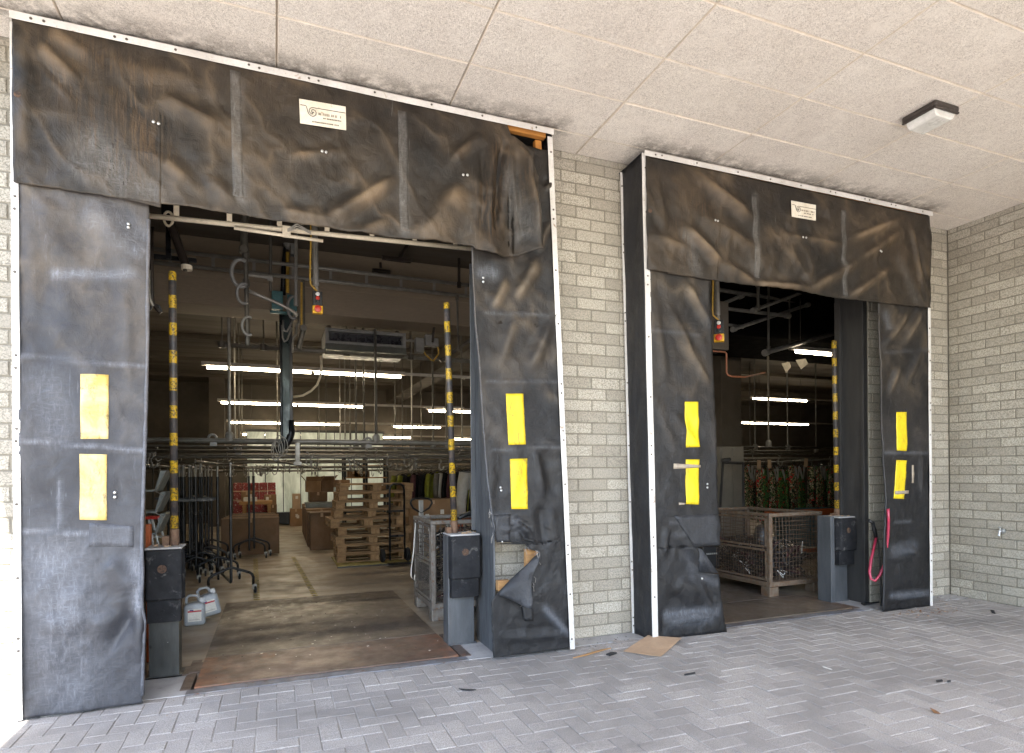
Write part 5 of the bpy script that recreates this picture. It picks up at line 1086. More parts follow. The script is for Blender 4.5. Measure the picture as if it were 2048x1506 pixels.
for k, (lb, m) in enumerate((('grey stacking bin below the open cartons','trayg'),('lower grey stacking bin on the floor below the open cartons','darksteel'))):
    z1 = a.z-.02-.36*k; z0 = max(0, z1-.34); t = thing('stacking_bin', lb, 'bin', ((a.x+b.x)/2,14.7,z0), group='grey stacking bins'); mb = MB(); mb.bx(a.x,b.x+.2,14.5,15.0,z0,z1-.03); mb.build('body', K[m], t, bevel=.01); mb = MB(); mb.bx(a.x-.015,b.x+.215,14.485,15.015,z1-.03,z1); mb.build('rim', K[m], t, bevel=.006)
z = 0
t = thing('support_crate', 'brown base crate that carries the grey bins', 'crate', (1.6,14.8,0)); 
mb = MB(); mb.bx(a.x,b.x+.2,14.5,15.0,0,max(.02,z0-.003)) if z0 > .03 else mb.bx(a.x,b.x+.2,15.02,15.3,0,.3); mb.build('body', K['cardd'], t)
# workbench, red trays, black bin
t = thing('workbench', 'plain wooden workbench with a lower shelf in front of the red trays', 'workbench', (-.6,17.3,0))
a, b = at(478,1006,17.0), at(543,1008,17.0); mb = MB(); mb.bx(a.x,b.x+.02,17.0,17.7,.70,.78); mb.build('top', K['bench'], t, bevel=.006)
for x in (a.x+.12, b.x-.06): 
    for y in (17.05,17.6): mb = MB(); mb.bx(x-.04,x+.04,y-.04,y+.04,0,.70); mb.build('leg', K['bench'], t, bevel=.004)
mb = MB(); mb.bx(a.x+.1,b.x-.04,17.02,17.65,.24,.30); mb.build('shelf', K['bench'], t)
mb = MB(); mb.bx(a.x+.10,a.x+.42,17.1,17.4,.781,.88); tag(mb.build('paper_ream', K['paper'], bevel=.004), 'white stack of paper on the workbench', 'paper')
mb = MB(); mb.bx(b.x-.62,b.x-.12,17.1,17.5,.302,.47); tag(mb.build('black_crate', K['black'], bevel=.012), 'black crate on the shelf of the workbench', 'crate')
q = at(466,966,18.3), at(552,1000,18.3)
for r in range(2):
    for k in range(5):
        w = (q[1].x-q[0].x)/5; x = q[0].x+k*w; h = (q[0].z-q[1].z)/2; z0 = q[1].z+r*h
        t = thing('can_tray', 'red shrink-wrapped tray, '+['lower','upper'][r]+' layer, '+['outer end by the racks','second along','middle','fourth along','outer end by the panels'][k], 'tray', (x+w/2,18.5,z0), group='stacked red trays'); mb = MB(); mb.bx(x+.006,x+w-.006,18.3,18.75,z0+.003,z0+h-.003); mb.build('wrapped_cans', K['redbox'], t, bevel=.02); mb = MB(); mb.bx(x+.004,x+w-.004,18.29,18.76,z0,z0+.03); mb.build('tray_edge', K['cardl'], t)
mb = MB(); mb.bx(q[0].x-.02,q[1].x+.02,18.28,18.8,0,.12); mb.bx(q[0].x,q[1].x,18.3,18.78,.12,q[1].z-.002,m=1); tag(mb.build('tray_pile', [K['palletd'], K['redbox']], bevel=.01), 'lower wrapped pile on a base carrying the red trays', 'pile')
mb = MB(); a, b = at(556,1025,19.0), at(579,1046,19.0); mb.prism([(a.x,b.z if b.z > 0 else 0),(b.x,0),(b.x+.03,a.z),(a.x-.03,a.z)], 18.9, 19.3); tag(mb.build('black_bin', K['black'], bevel=.01), 'black bin in front of the pale panels', 'bin')
# pallets
def pallet_proto():
    t = thing('pallet', 'p', 'pallet', group='stacked wooden pallets'); B = lambda n_, m_, b_, **k: b_.build(n_, m_, t, world=False, **k)
    for k, (y, w) in enumerate(((.0725,.145),(.236,.10),(.40,.145),(.564,.10),(.7275,.145))): mb = MB(); mb.bx(0,1.2,y-w/2,y+w/2,.118,.140); B('deck_board', K['pallet'], mb, bevel=.002, seg=1)
    for x in (.0725,.6,1.1275): mb = MB(); mb.bx(x-.0725,x+.0725,0,.8,.0965,.1175); B('cross_board', K['pallet'], mb, bevel=.002, seg=1)
    for y in (.05,.4,.75):
        mb = MB(); mb.bx(0,1.2,y-.05,y+.05,0,.0215); B('bottom_board', K['pallet'], mb, bevel=.002, seg=1)
        for x in (.0725,.6,1.1275): mb = MB(); mb.bx(x-.07,x+.07,y-.05,y+.05,.022,.096); B('block', K['palletd'], mb, bevel=.003, seg=1)
    return t
P0 = pallet_proto(); base = gnd(672,1131)
pl_ = ['bottom pallet of the stack','second pallet from the floor','third pallet from the floor','fourth pallet from the floor','fifth pallet, pushed out of line','sixth pallet, just above the shifted one','third pallet from the top','second pallet from the top','topmost pallet of the stack']
for k in range(9):
    o = P0 if k == 0 else dup(P0); dx = (.0,.01,-.02,.02,-.10,-.04,-.01,.03,.05)[k]; o.location = (base.x+dx+.02, base.y+.05+(.0,.02,.0,.03,-.05,.02,.02,-.02,.0)[k], .032+k*.1415); o.rotation_euler = (0,0,(-.02,.0,.015,-.01,.03,-.02,-.01,.015,-.01)[k]); o['label'] = 'weathered wooden pallet, '+pl_[k]
t = thing('low_platform', 'flat yellow-green steel platform under the pallet stack', 'platform', (base.x+.6,base.y,0)); mb = MB(); a = gnd(676,1136); mb.bx(a.x,a.x+2.0,a.y,a.y+1.2,.001,.030); mb.build('deck', mat('yellow_green_paint', (.40,.33,.10), (.25,.20,.07), 6, .6, spots=(.06,.05,.04)), t, bevel=.004); mb = MB(); mb.bx(a.x-.01,a.x+2.0,a.y-.035,a.y-.001,.001,.02); mb.build('edge', K['darksteel'], t)
# hand truck and pallet jack
Yh = 9.75; a, b = at(779,968,Yh), at(807,968,Yh); t = thing('hand_truck', 'black sack barrow with a hooped handle standing against the pallets', 'hand truck', (a.x,Yh,0))
mb = MB(); mb.tube([(a.x,Yh,.08),(a.x,Yh,a.z-.10),(a.x+.015,Yh,a.z-.03),(a.x+.06,Yh,a.z),(b.x-.05,Yh,a.z),(b.x-.01,Yh,a.z-.03),(b.x+.02,Yh+.05,a.z-.10),(b.x+.03,Yh+.1,.08)], .017, 9); mb.build('frame', K['blackp'], t, smooth=True)
mb = MB(); mb.bx(a.x,b.x,Yh-.012,Yh+.01,.45,.48); mb.bx(a.x,b.x,Yh-.012,Yh+.01,.85,.88); mb.build('crossbar', K['blackp'], t); mb = MB(); mb.bx(a.x-.05,b.x+.35,Yh-.18,Yh,.035,.045); mb.build('toe_plate', K['blackp'], t)
for x in (a.x-.10, b.x+.08): mb = MB(); mb.lathe([(.03,-.03),(.10,-.03),(.115,0),(.10,.03),(.03,.03)], (x,Yh+.1,.15), 18, axis='x'); mb.build('wheel', K['rubber'], t)
Yj = 7.9; t = thing('pallet_jack', 'pallet jack with a black looped handle behind the white wire cage', 'pallet jack', (at(842,1040,Yj).x,Yj,0)); h = [at(x,y,Yj) for x,y in ((842,1026),(826,1016),(821,1006),(823,1000),(830,997),(842,996),(856,997),(862,1000),(864,1006),(858,1016))]
mb = MB(); mb.tube(h, .014, 8, closed=True); mb.build('handle_loop', K['blackp'], t, smooth=True); c = at(842,1000,Yj); mb = MB(); mb.bx(c.x-.03,c.x+.03,Yj-.012,Yj+.012,.25,c.z); mb.build('shaft', K['alu'], t, bevel=.004)
mb = MB(); mb.bx(c.x-.10,c.x+.10,Yj-.05,Yj+.15,.05,.30); mb.bx(c.x+.10,c.x+1.2,Yj+.0,Yj+.14,.05,.11); mb.build('chassis', K['darksteel'], t, bevel=.01)
a, b = at(812,1001,11.2), at(905,1050,11.2); carton(a.x+.05, b.x+.1, 11.2, 12.0, 0, a.z, 'big brown carton covered with white stickers behind the white wire cage','card',stick=11)
# dim shelving behind the pallets
t = thing('shelving', 'dim metal shelving with small cartons behind the pallet stack', 'shelf', (2.4,16.5,0)); a, b = at(690,940,16.5), at(775,940,16.5)
for x in (a.x,(a.x+b.x)/2,b.x): mb = MB(); mb.bx(x-.03,x+.03,16.5,16.56,0,1.9); mb.bx(x-.03,x+.03,17.0,17.06,0,1.9); mb.build('upright', K['blackp'], t)
for z in (.4,.95,1.38,1.7): mb = MB(); mb.bx(a.x,b.x,16.5,17.06,z-.03,z); mb.build('shelf_board', K['bench'], t)
for k in range(6): x = a.x+.08+k*(b.x-a.x-.4)/5; carton(x,x+.28,16.55,16.95,.952 if k > 2 else 1.382,1.15 if k > 2 else 1.55,'small carton on the dim shelving, '+['first on the upper board','second on the upper board','third on the upper board','first on the lower board','second on the lower board','third on the lower board'][k],'card' if k % 2 else 'cardd',group='cartons on the shelving')
# garments
def garment(label, x, y, ztop, L, W, rz, mats, group, sleeve=True, cat='garment', name='coat', cut=0):
    t = thing(name, label, cat, (x,y,ztop), rz, group); mb = MB(); sd = random.uniform(0,50); nz, na = 16, 20
    for j in range(nz+1):
        v = j/nz; z = -L*v; w = W*(.10+.40*min(1, v/.10)**.6) if v < .10 else W*(.50+.05*(v-.1)); d = .022+.030*min(1, v*2.5)
        for i in range(na):
            a_ = 2*PI*i/na; f = 1+.55*math.sin(a_*5+sd+v*1.3)*v+.45*ns(sd+math.cos(a_)*2, math.sin(a_)*2+v*3)*v
            mb.v.append(V((w*math.cos(a_), d*math.sin(a_)*f, z - (.03*abs(math.cos(a_)) if j == 0 else 0)-.06*max(0,abs(math.cos(a_))-.3)*(1 if v < .1 else .9))))
    for j in range(nz):
        for i in range(na): k = j*na; mb.face((k+i,k+(i+1)%na,k+na+(i+1)%na,k+na+i))
    mb.build('cloth', mats[0], t, world=False, smooth=True)
    if sleeve:
        for s_ in (-1,1):
            mb = MB(); mb.tube([(s_*W*.46,0,-.06),(s_*W*.55,-.01,-.20),(s_*W*.60,-.015,-.40),(s_*W*.60,-.02,-L*.72)], [.055,.062,.055,.045], 9); mb.build('sleeve', mats[-1], t, world=False, smooth=True)
    if name == 'printed_garment':
        for s_ in (-1,1): mb = MB(); mb.quad((s_*.15,-.050,-.035),(s_*.05,-.055,-.05),(0,-.07,-.27),(s_*.035,-.068,-.30)); mb.build('collar', K['cloth_w'], t, world=False, solid=.004)
    mb = MB(); mb.tube([(0,0,.02),(0,0,.07),(.018,0,.095),(.035,0,.085),(.037,0,.065)], .004, 5); mb.tube([(-W*.4,0,-.05),(0,0,.025),(W*.4,0,-.05)], .009, 6); mb.build('hanger', K['black'], t, world=False)
    return t
cg = 'coats on the rail by the white cage'; Yc = 12.6
x0, x1 = at(806,960,Yc).x, at(925,960,Yc).x; cols = ['dark','hiviz','dark','cloth_m','dark','dark','hiviz','cloth_g','cloth_w','dark','cloth_m','dark','dark']
cn = ['black coat with yellow sleeves at the end of the coat rail near the hooped handle','yellow work jacket close to the hooped handle','black jacket third along the coat rail','maroon-black coat fourth along the coat rail','black coat above the looped handle','plain black coat beside the second yellow jacket','second yellow jacket midway along the coat rail','grey coat midway along the coat rail','off-white smock between the grey coat and black coat','black coat after the off-white smock','maroon jacket before the guard pole','black coat beside the guard pole','last black coat, touching the white trousers']
for k, c_ in enumerate(cols):
    garment(cn[k], x0+(x1-x0)*k/12+random.uniform(-.02,.02), Yc+random.uniform(-.05,.05)-.05*k, 1.47+.006*k, random.uniform(.72,.92), .50, .62+random.uniform(-.22,.22), [K[c_], K['hiviz'] if k in (0,) else K[c_]], cg)
mb = MB(); mb.cyl((x0-.3,Yc,1.56), (x1+1.2,Yc-.6,1.62), .014, 8); tag(mb.build('coat_rail', K['galvd']), 'rail from which the dark coats hang', 'rail')
t = thing('trousers', 'white trousers with a yellow stripe hanging beside the blue-grey lining', 'trousers', at(934,945,11.0)); c = at(936,945,11.0)
for s_ in (-1,1):
    mb = MB(); mb.tube([(c.x+s_*.07,11.0,c.z),(c.x+s_*.10,11.0,c.z-.22),(c.x+s_*.135,11.0,c.z-.5),(c.x+s_*.15,11.0,c.z-.86)], [.105,.115,.10,.09], 12); mb.build('leg', K['cloth_w'], t, smooth=True)
mb = MB(); mb.tube([(c.x-.02,10.89,c.z-.32),(c.x-.04,10.89,c.z-.6),(c.x-.055,10.9,c.z-.84)], .008, 6); mb.build('stripe', K['hiviz'], t)
mb = MB(); mb.bx(c.x-.17,c.x+.17,10.96,11.04,c.z-.02,c.z+.03); mb.build('hanger', K['black'], t)
mb = MB(); a = at(915,1032,10.5); mb.bx(a.x,a.x+1.1,10.5,11.4,.55,.62); mb.bx(a.x+.02,a.x+.12,10.55,10.65,0,.55); mb.bx(a.x+.9,a.x+1.0,10.55,10.65,0,.55); tag(mb.build('orange_table', K['orange'], bevel=.01), 'low orange table under the white trousers', 'table')
fg = 'printed garments on the rail behind the rusty cage'; k = 0
xs_ = [at(px,960,9.4).x for px in range(1484,1690,8)]
fl_ = [0,2,1,0,2,1,1,0,2,0,1,1,2,0,2,1,0,1]
wn = ['right beside the beige locker','second from the beige locker','third from the beige locker','fourth from the beige locker','fifth from the beige locker','sixth from the beige locker','seventh from the beige locker','eighth from the beige locker','ninth from the beige locker','tenth from the beige locker','eleventh from the beige locker','twelfth from the beige locker','thirteenth from the beige locker','fourteenth from the beige locker','fifteenth from the beige locker','near the guard pole','behind the guard pole','last before the charcoal lining']+['deeper in the row, %s past the middle' % w_ for w_ in words_]; fl_ = fl_*2
for k, x in enumerate(xs_):
    m_ = K['flo%d' % fl_[k % 18]]; garment(['red-flowered black garment ','green leaf-print garment ','cream and red print garment '][fl_[k % 18]]+wn[k], x, 9.4+random.uniform(-.12,.12), 1.58+random.uniform(-.05,.04), random.uniform(1.0,1.15), .42, .55+random.uniform(-.3,.3), [m_, m_], fg, sleeve=(k % 4 == 0), name='printed_garment')
for px, py in ((1518,929),(1539,928),(1612,925)): c = at(px,py,9.1); mb = MB(); mb.bx(c.x-.045,c.x+.045,9.1,9.104,c.z-.085,c.z+.085, rot=Ry(random.uniform(-.2,.2))); tag(mb.build('swing_tag', K['cardl']), 'brown paper tag hanging on the printed garments, '+('by the locker' if px < 1530 else 'second from the locker' if px < 1560 else 'largest one'), 'tag', 'paper tags on the printed garments')
mb = MB(); mb.cyl((xs_[0]-.6,9.4,1.70), (xs_[-1]+.6,9.4,1.70), .014, 8); tag(mb.build('garment_bar', K['galvd']), 'bar from which the printed garments hang', 'rail')
# beige locker and leaning panel
Yl = 8.3; a, b = at(1441,893,Yl), at(1487,893,Yl); t = thing('locker', 'tall beige locker behind the rusty wire cage', 'locker', ((a.x+b.x)/2,Yl,0)); mb = MB(); mb.bx(a.x,b.x,Yl,Yl+.5,0,a.z); mb.build('body', K['cab'], t, bevel=.005)
mb = MB(); mb.bx(a.x+.01,(a.x+b.x)/2-.004,Yl-.014,Yl-.001,.06,a.z-.02); mb.build('door', K['cab'], t, bevel=.003); mb = MB(); mb.bx((a.x+b.x)/2+.004,b.x-.01,Yl-.014,Yl-.001,.06,a.z-.02); mb.build('door', K['cab'], t, bevel=.003)
P = [at(1446,925,7.9), at(1486,926,7.9), at(1488,1075,7.6), at(1436,1075,7.6)]; t = thing('metal_frame', 'grey open metal frame leaning in front of the beige locker', 'frame', P[3]); mb = MB()
for i in range(4): mb.tube([P[i], P[(i+1) % 4]], .022, 6)
mb.tube([P[0]+(P[3]-P[0])*.0+V((-.02,0,.03)), P[0]+V((.12,-.03,.05))], .03, 6); mb.build('tube', K['darksteel'], t)
# teal container with orange edge
Yt = 7.5; a, b = at(1534,1022,Yt), at(1690,1036,Yt); t = thing('orange_framed_rack', 'orange beam of a low rack behind the rusty cage', 'rack', (a.x,Yt,0)); mb = MB(); mb.bx(a.x,b.x,Yt,Yt+.06,a.z-.10,a.z); mb.build('beam', K['orange'], t, bevel=.004)
for x in (a.x+.02, b.x-.10): mb = MB(); mb.bx(x,x+.07,Yt+.002,Yt+.058,0,a.z-.101); mb.build('leg', K['orange'], t, bevel=.004)
mb = MB(); mb.bx(b.x-.9,b.x-.103,Yt,Yt+.05,.12,.18); mb.build('lower_beam', K['orange'], t, bevel=.004)
a2 = at(1618,1035,7.62); t = thing('teal_bin', 'large teal plastic bin behind the rusty wire cage', 'bin', (a2.x+.4,8.0,0)); mb = MB(); mb.prism([(a2.x+.03,.19),(a2.x+1.0,.19),(a2.x+1.04,a2.z),(a2.x,a2.z)], 7.62, 8.4); mb.build('body', K['tealbin'], t, bevel=.02); mb = MB(); mb.bx(a2.x-.03,a2.x+1.08,7.6,8.43,a2.z,a2.z+.05); mb.build('rim', K['tealbin'], t, bevel=.012)
mb = MB()
for r, yy in enumerate((.0,.045)):
    for k in range(5): mb.bx(a2.x+.06+k*.045,a2.x+.09+k*.045,7.614,7.618,a2.z-.20-yy,a2.z-.18-yy)
mb.build('faded_print', K['grey'], t)
mb = MB(); a3 = at(1590,1019,7.9); mb.bx(a3.x,a3.x+1.4,7.9,7.95,a3.z-.05,a3.z+.02); tag(mb.build('teal_beam', K['tealbin'], bevel=.006), 'thin teal beam seen just above the orange beam', 'beam')
# ------------------------------------------------------------------ wire cages
def cage(x, y, rz, mf, mw, label, Wd, Dp, H, flap_side, dent=0., cat='wire cage'):
    """box pallet of wire mesh: four feet, base frame, corner posts, meshed sides, one drop gate of two halves"""
    t = thing('wire_cage', label, cat, (x,y,0), rz, 'wire mesh box pallets'); B = lambda n_, m_, b_, p=t, **k: b_.build(n_, m_, p, world=False, **k)
    zb, zt = .175, H; 
    for (u, v) in ((0,0),(Wd,0),(Wd,Dp),(0,Dp)):
        mb = MB(); su, sv = (1 if u == 0 else -1), (1 if v == 0 else -1); x0_, x1_ = sorted((u, u+su*.14)); y0_, y1_ = sorted((v, v+sv*.14)); mb.prism([(x0_,y0_),(x1_,y0_),(x1_,y1_),(x0_,y1_)], 0, .118, axis='z'); B('foot', mf, mb, bevel=.012)
        mb = MB(); x0_, x1_ = sorted((u, u+su*.045)); y0_, y1_ = sorted((v, v+sv*.045)); mb.bx(x0_,x1_,y0_,y1_,zb,zt+(.0 if dent == 0 else 0)); B('corner_post', mf, mb, bevel=.005)
    mb = MB(); mb.bx(0,Wd,0,.05,.12,zb); mb.bx(0,Wd,Dp-.05,Dp,.12,zb); mb.bx(0,.05,.05,Dp-.05,.12,zb); mb.bx(Wd-.05,Wd,.05,Dp-.05,.12,zb); mb.bx(.05,Wd-.05,.05,Dp-.05,.14,.155); B('base_frame', mf, mb, bevel=.004)
    mb = MB(); mb.bx(-.004,Wd+.004,-.004,.035,zt+.001,zt+.04); mb.bx(-.004,Wd+.004,Dp-.035,Dp+.004,zt+.001,zt+.04); mb.bx(-.004,.035,.036,Dp-.036,zt+.001,zt+.04); mb.bx(Wd-.035,Wd+.004,.036,Dp-.036,zt+.001,zt+.04); B('top_frame', mf, mb, bevel=.006)
    def mesh(a, b, z0, z1, nrm, name='mesh_panel', par=t, st=.05):
        mb = MB(); a, b = V(a), V(b); L = (b-a).length; d = (b-a)/L; n_ = max(2, int(L/st)); 
        def P(u, z):
            w = dent*(math.sin(u/L*PI)*math.sin((z-z0)/(z1-z0)*PI)*.6+.4*ns(u*3,z*3+x)) 
            return a+d*u+V((0,0,z-a.z))+V(nrm)*(.014+w)
        for k in range(n_+1): u = L*k/n_; mb.tube([P(u, z0+(z1-z0)*q/6) for q in range(7)], .0028, 4, cap=False)
        m2 = max(2, int((z1-z0)/st))
        for k in range(m2+1): z = z0+(z1-z0)*k/m2; mb.tube([P(L*q/8, z)-V(nrm)*.005 for q in range(9)], .0028, 4, cap=False)
        return B(name, mw, mb, par)
    e = .05
    sides = {'front': ((e,.02,0),(Wd-e,.02,0),(0,-1,0)), 'back': ((e,Dp-.02,0),(Wd-e,Dp-.02,0),(0,1,0)), 'side0': ((.02,e,0),(.02,Dp-e,0),(-1,0,0)), 'side1': ((Wd-.02,e,0),(Wd-.02,Dp-e,0),(1,0,0))}
    for s_, (a, b, n_) in sides.items():
        if s_ != flap_side: mesh(a, b, zb+.01, zt-.005, n_)
        else:
            a, b = V(a), V(b); d = (b-a).normalized(); nn = V(n_)
            for z0, z1 in ((zb+.015, zb+(zt-zb)*.50), (zb+(zt-zb)*.52, zt-.01)):
                mb = MB(); th = .024
                for p, q in ((a+V((0,0,z0)), b+V((0,0,z0))), (a+V((0,0,z1-th)), b+V((0,0,z1-th)))): beam(mb, p+nn*.003, q+nn*.003, (0,0,th), nn*.02)
                for p in (a, b-d*th): beam(mb, p+V((0,0,z0))+nn*.003, p+V((0,0,z1))+nn*.003, d*th, nn*.02)
                g = B('gate', mf, mb, bevel=.003); mesh(a+d*th, b-d*th, z0+th, z1-th, n_, 'gate_mesh', g, .042)
    return t
def inside(x, y, rz, Wd, Dp, zmax, label, seed, n):
    """tangle of coat hangers and scrap filling a cage"""
    t = thing('hanger_heap', label, 'hangers', (x,y,.18), rz); rr = random.Random(seed)
    for part, m_, cnt, r in (('black_hangers','black',n,.006), ('wire_hangers','galv',n//10,.0028), ('pale_scraps','whitep',n//20,.005), ('purple_scraps','cloth_m',n//9,.006)):
        mb = MB()
        for _ in range(cnt):
            c = V((rr.uniform(.12,Wd-.12), rr.uniform(.12,Dp-.12), rr.uniform(.03,zmax))); R_ = Matrix.Rotation(rr.uniform(0,6.28),3,'Z') @ Matrix.Rotation(rr.uniform(-1.2,1.2),3,'X') @ Matrix.Rotation(rr.uniform(-1.2,1.2),3,'Y'); s_ = rr.uniform(.6,1.)*min(1,.5+Wd*.3)
            pts = [V(p)*s_ for p in ((.0,0,.0),(-.17,0,-.07),(-.17,0,-.075),(.17,0,-.075),(.17,0,-.07),(0,0,0),(0,0,.04),(.018,0,.06),(.03,0,.045))]
            P = []
            for p in pts:
                q = c+R_ @ p; P.append(V((min(Wd-.07,max(.07,q.x)), min(Dp-.07,max(.07,q.y)), max(.01,q.z))))
            mb.tube(P, r, 4)
        o = mb.build(part, K[m_], t, world=False); o['kind'] = 'stuff'
    return t
cx_, cy_ = gnd(866,1240).x, gnd(866,1240).y
cage(1.425, 5.86, 0., K['cagew'], K['wire'], 'worn white wire cage full of black hangers behind the blue-grey bumper post', 1.2, .82, .955, 'side0')
inside(1.425, 5.86, 0, 1.2, .82, .70, 'tangle of black and wire clothes hangers filling the white cage', 3, 330)
c2x = gnd(1540,1196); cage(c2x.x, c2x.y, .03, K['cager'], K['wirer'], 'rusty dented wire cage of hangers standing on the plate in the shaded doorway', .84, 1.2, .93, 'side0', .012)
inside(c2x.x, c2x.y, .03, .84, 1.2, .42, 'tangle of hangers and scraps lying in the rusty cage', 8, 330)
mb = MB(); c = at(1522,1075,5.9); mb.lathe([(.05,-.28),(.075,-.2),(.085,0),(.07,.12),(.03,.16)], c, 14); tag(mb.build('black_bag', K['black'], smooth=True), 'black wrapped bundle inside the rusty cage', 'bag')
mb = MB(); p = at(1425,1125,6.3); mb.bx(p.x-.15,p.x+.12,6.3,6.7,.22,.50); t = tag(mb.build('dark_carton', K['black'], bevel=.01), 'black carton with faint print behind the torn notch of the drop', 'box')
mb = MB()
for k in range(6): mb.bx(p.x-.10+k*.03,p.x-.08+k*.03,6.292,6.297,.40,.42)
mb.build('faded_print', K['grey'], t)
mb = MB(); mb.tube([V((1.43,6.58,.95)), V((1.41,6.62,.6)), V((1.38,6.60,.42)), V((1.37,6.56,.34)), V((1.40,6.55,.30)), V((1.41,6.56,.36))], .008, 7); tag(mb.build('tie_strap', K['paper'], smooth=True), 'pale tie strap dangling on the side of the white cage', 'strap')
mb = MB()
for a, b, r in (((1.75,6.0,1.0),(2.2,6.2,1.1),.02),((2.15,6.2,1.12),(2.5,6.0,1.0),.018),((1.8,6.1,1.01),(2.05,5.95,1.05),.025),((2.2,6.1,1.10),(2.45,6.45,1.02),.016),((1.9,6.3,1.0),(2.5,6.35,1.03),.015)): mb.tube([a, V(a)*.5+V(b)*.5+V((0,0,.03)), b], r, 7)
tag(mb.build('black_straps', K['black'], smooth=True), 'black rubber straps lying across the top of the white cage', 'strap')
# ------------------------------------------------------------------ small things outside
Yo = 4.60; P = [at(x,y,4.40) for x,y in ((1776,1018),(1777,1040),(1776,1070),(1773,1100),(1768,1130),(1760,1150),(1750,1162),(1742,1158),(1739,1145),(1742,1120),(1748,1095),(1752,1075))]
for k, p in enumerate(P): P[k] = at(*((1776,1018),(1777,1040),(1776,1070),(1773,1100),(1768,1130),(1760,1150),(1750,1162),(1742,1158),(1739,1145),(1742,1120),(1748,1095),(1752,1075))[k], 4.40+.02*k)
t = thing('red_hose', 'glossy red hose looped at the edge of the black drop beside the shaded bumper post', 'hose', P[6]); mb = MB(); mb.tube(P, .014, 10); mb.build('hose', K['hose'], t, smooth=True); mb = MB(); mb.tube([P[-1], at(1748,1058,4.63), at(1746,1046,4.63), at(1738,1041,4.63)], .018, 8); mb.build('black_end', K['black'], t, smooth=True)
mb = MB(); mb.tube([at(x,y,4.63) for x,y in ((1745,1045),(1752,1060),(1757,1090),(1760,1130),(1762,1180),(1763,1215))], .009, 7); tag(mb.build('grey_cable', K['darksteel'], smooth=True), 'thin dark cable hanging behind the red hose', 'cable')
def flat(name, px, label, cat, m, th=.004, z=.004, lift=None, group=None):
    P = [gnd(a, b, z) for a, b in px]
    mb = MB(); n = len(P); mb.v += [p.copy() for p in P]+[p+V((0,0,th)) for p in P]
    if lift:
        for i, h in lift.items(): mb.v[i].z += h; mb.v[i+n].z += h
    mb.face(range(n)); mb.face([n+i for i in range(n)][::-1])
    for i in range(n): j = (i+1) % n; mb.face((i,j,n+j,n+i))
    return tag(mb.build(name, m), label, cat, group)
flat('cardboard_sheet', ((1247,1303),(1296,1278),(1363,1281),(1340,1298),(1322,1313),(1300,1311)), 'flat brown cardboard sheet on the paving at the shelter foot', 'cardboard', K['cardl'], .004, .008, {2:.02,1:.03})
flat('wood_sliver', ((1146,1317),(1200,1301),(1222,1297),(1170,1312)), 'thin reddish wood sliver on the paving below the brick wall', 'wood', K['bench'], .008)
flat('black_scrap', ((1212,1310),(1222,1306),(1234,1307),(1220,1312)), 'black scrap of rubber next to the wood sliver', 'debris', K['twig'], .010)
flat('black_scrap', ((917,1378),(930,1379),(952,1380),(940,1382),(925,1381)), 'thin black splinter in the middle of the paving', 'debris', K['twig'], .005)
flat('black_scrap', ((1368,1349),(1390,1345),(1391,1347),(1369,1351)), 'thin black twig on the paving before the torn notch', 'debris', K['twig'], .005)
flat('black_scrap', ((1872,1362),(1884,1360),(1886,1363),(1874,1365)), 'longer dark leaf scrap out on the open paving', 'debris', K['twig'], .006)
flat('black_scrap', ((1894,1363),(1901,1361),(1902,1364),(1895,1365)), 'shorter dark leaf scrap out on the open paving', 'debris', K['twig'], .006)
flat('black_scrap', ((1981,1221),(1988,1222),(1991,1228),(1984,1226)), 'dark scrap near the wall with the tap', 'debris', K['twig'], .008)
flat('red_leaf', ((1860,1420),(1872,1422),(1881,1428),(1868,1426)), 'single red-brown leaf on the open paving', 'leaf', K['leaf'], .004, .006, {0:.012})
flat('white_fleck', ((1645,1333),(1662,1338),(1664,1340),(1647,1335)), 'white splinter on the paving before the shaded doorway', 'debris', K['paper'], .004)
flat('dark_cable_end', ((1722,1208),(1745,1204),(1758,1205),(1740,1209),(1728,1211)), 'short dark cable end lying under the red hose', 'debris', K['twig'], .014)
rr = random.Random(5); mb = MB()
def crumb(x, y, s_, m):
    h = s_*rr.uniform(.3,.6); a_ = rr.uniform(0,3.1); d = V((math.cos(a_),math.sin(a_),0)); e_ = V((-d.y,d.x,0)); c = V((x,y,.002)); b_ = len(mb.v); k_ = rr.uniform(.3,1)
    mb.v += [c-d*s_, c+e_*s_*k_, c+d*s_, c-e_*s_*k_, c+V((0,0,h))]
    for f in ((0,1,4),(1,2,4),(2,3,4),(3,0,4)): mb.face([b_+i for i in f], m)
for _ in range(260): x = rr.choice((rr.gauss(7.0,.25), rr.uniform(2.2,7.2), rr.gauss(6.3,.5), rr.uniform(2.1,3.1))); y = 4.72-abs(rr.gauss(0,.22)) if x > 2.2 else 4.5; crumb(min(7.32,x), min(y,4.74), rr.uniform(.003,.011), rr.choice((0,0,1,2,3)))
for _ in range(330): crumb(rr.uniform(-1.2,7.2), rr.uniform(1.6,4.5), rr.uniform(.0015,.0055), rr.choice((0,1,2,2,3)))
for _ in range(90): crumb(6.25+rr.gauss(0,.28), 4.25+rr.gauss(0,.10), rr.uniform(.004,.016), rr.choice((1,1,3)))
o = mb.build('litter', [K['twig'], K['leaf'], K['paper'], K['cardl']]); tag(o, 'loose crumbs, dry leaf bits and grit strewn along the wall foot', 'litter', kind='stuff')
mb = MB()
for _ in range(70): x, y = rr.uniform(-.5,1.3), rr.uniform(4.8,7.4); mb.bx(x,x+rr.uniform(.004,.02),y,y+rr.uniform(.004,.012),.014,.016, m=rr.choice((0,0,1)))
o = mb.build('litter', [K['paper'], K['twig']]); tag(o, 'pale flecks and grit on the dock leveller plate', 'litter', kind='stuff')
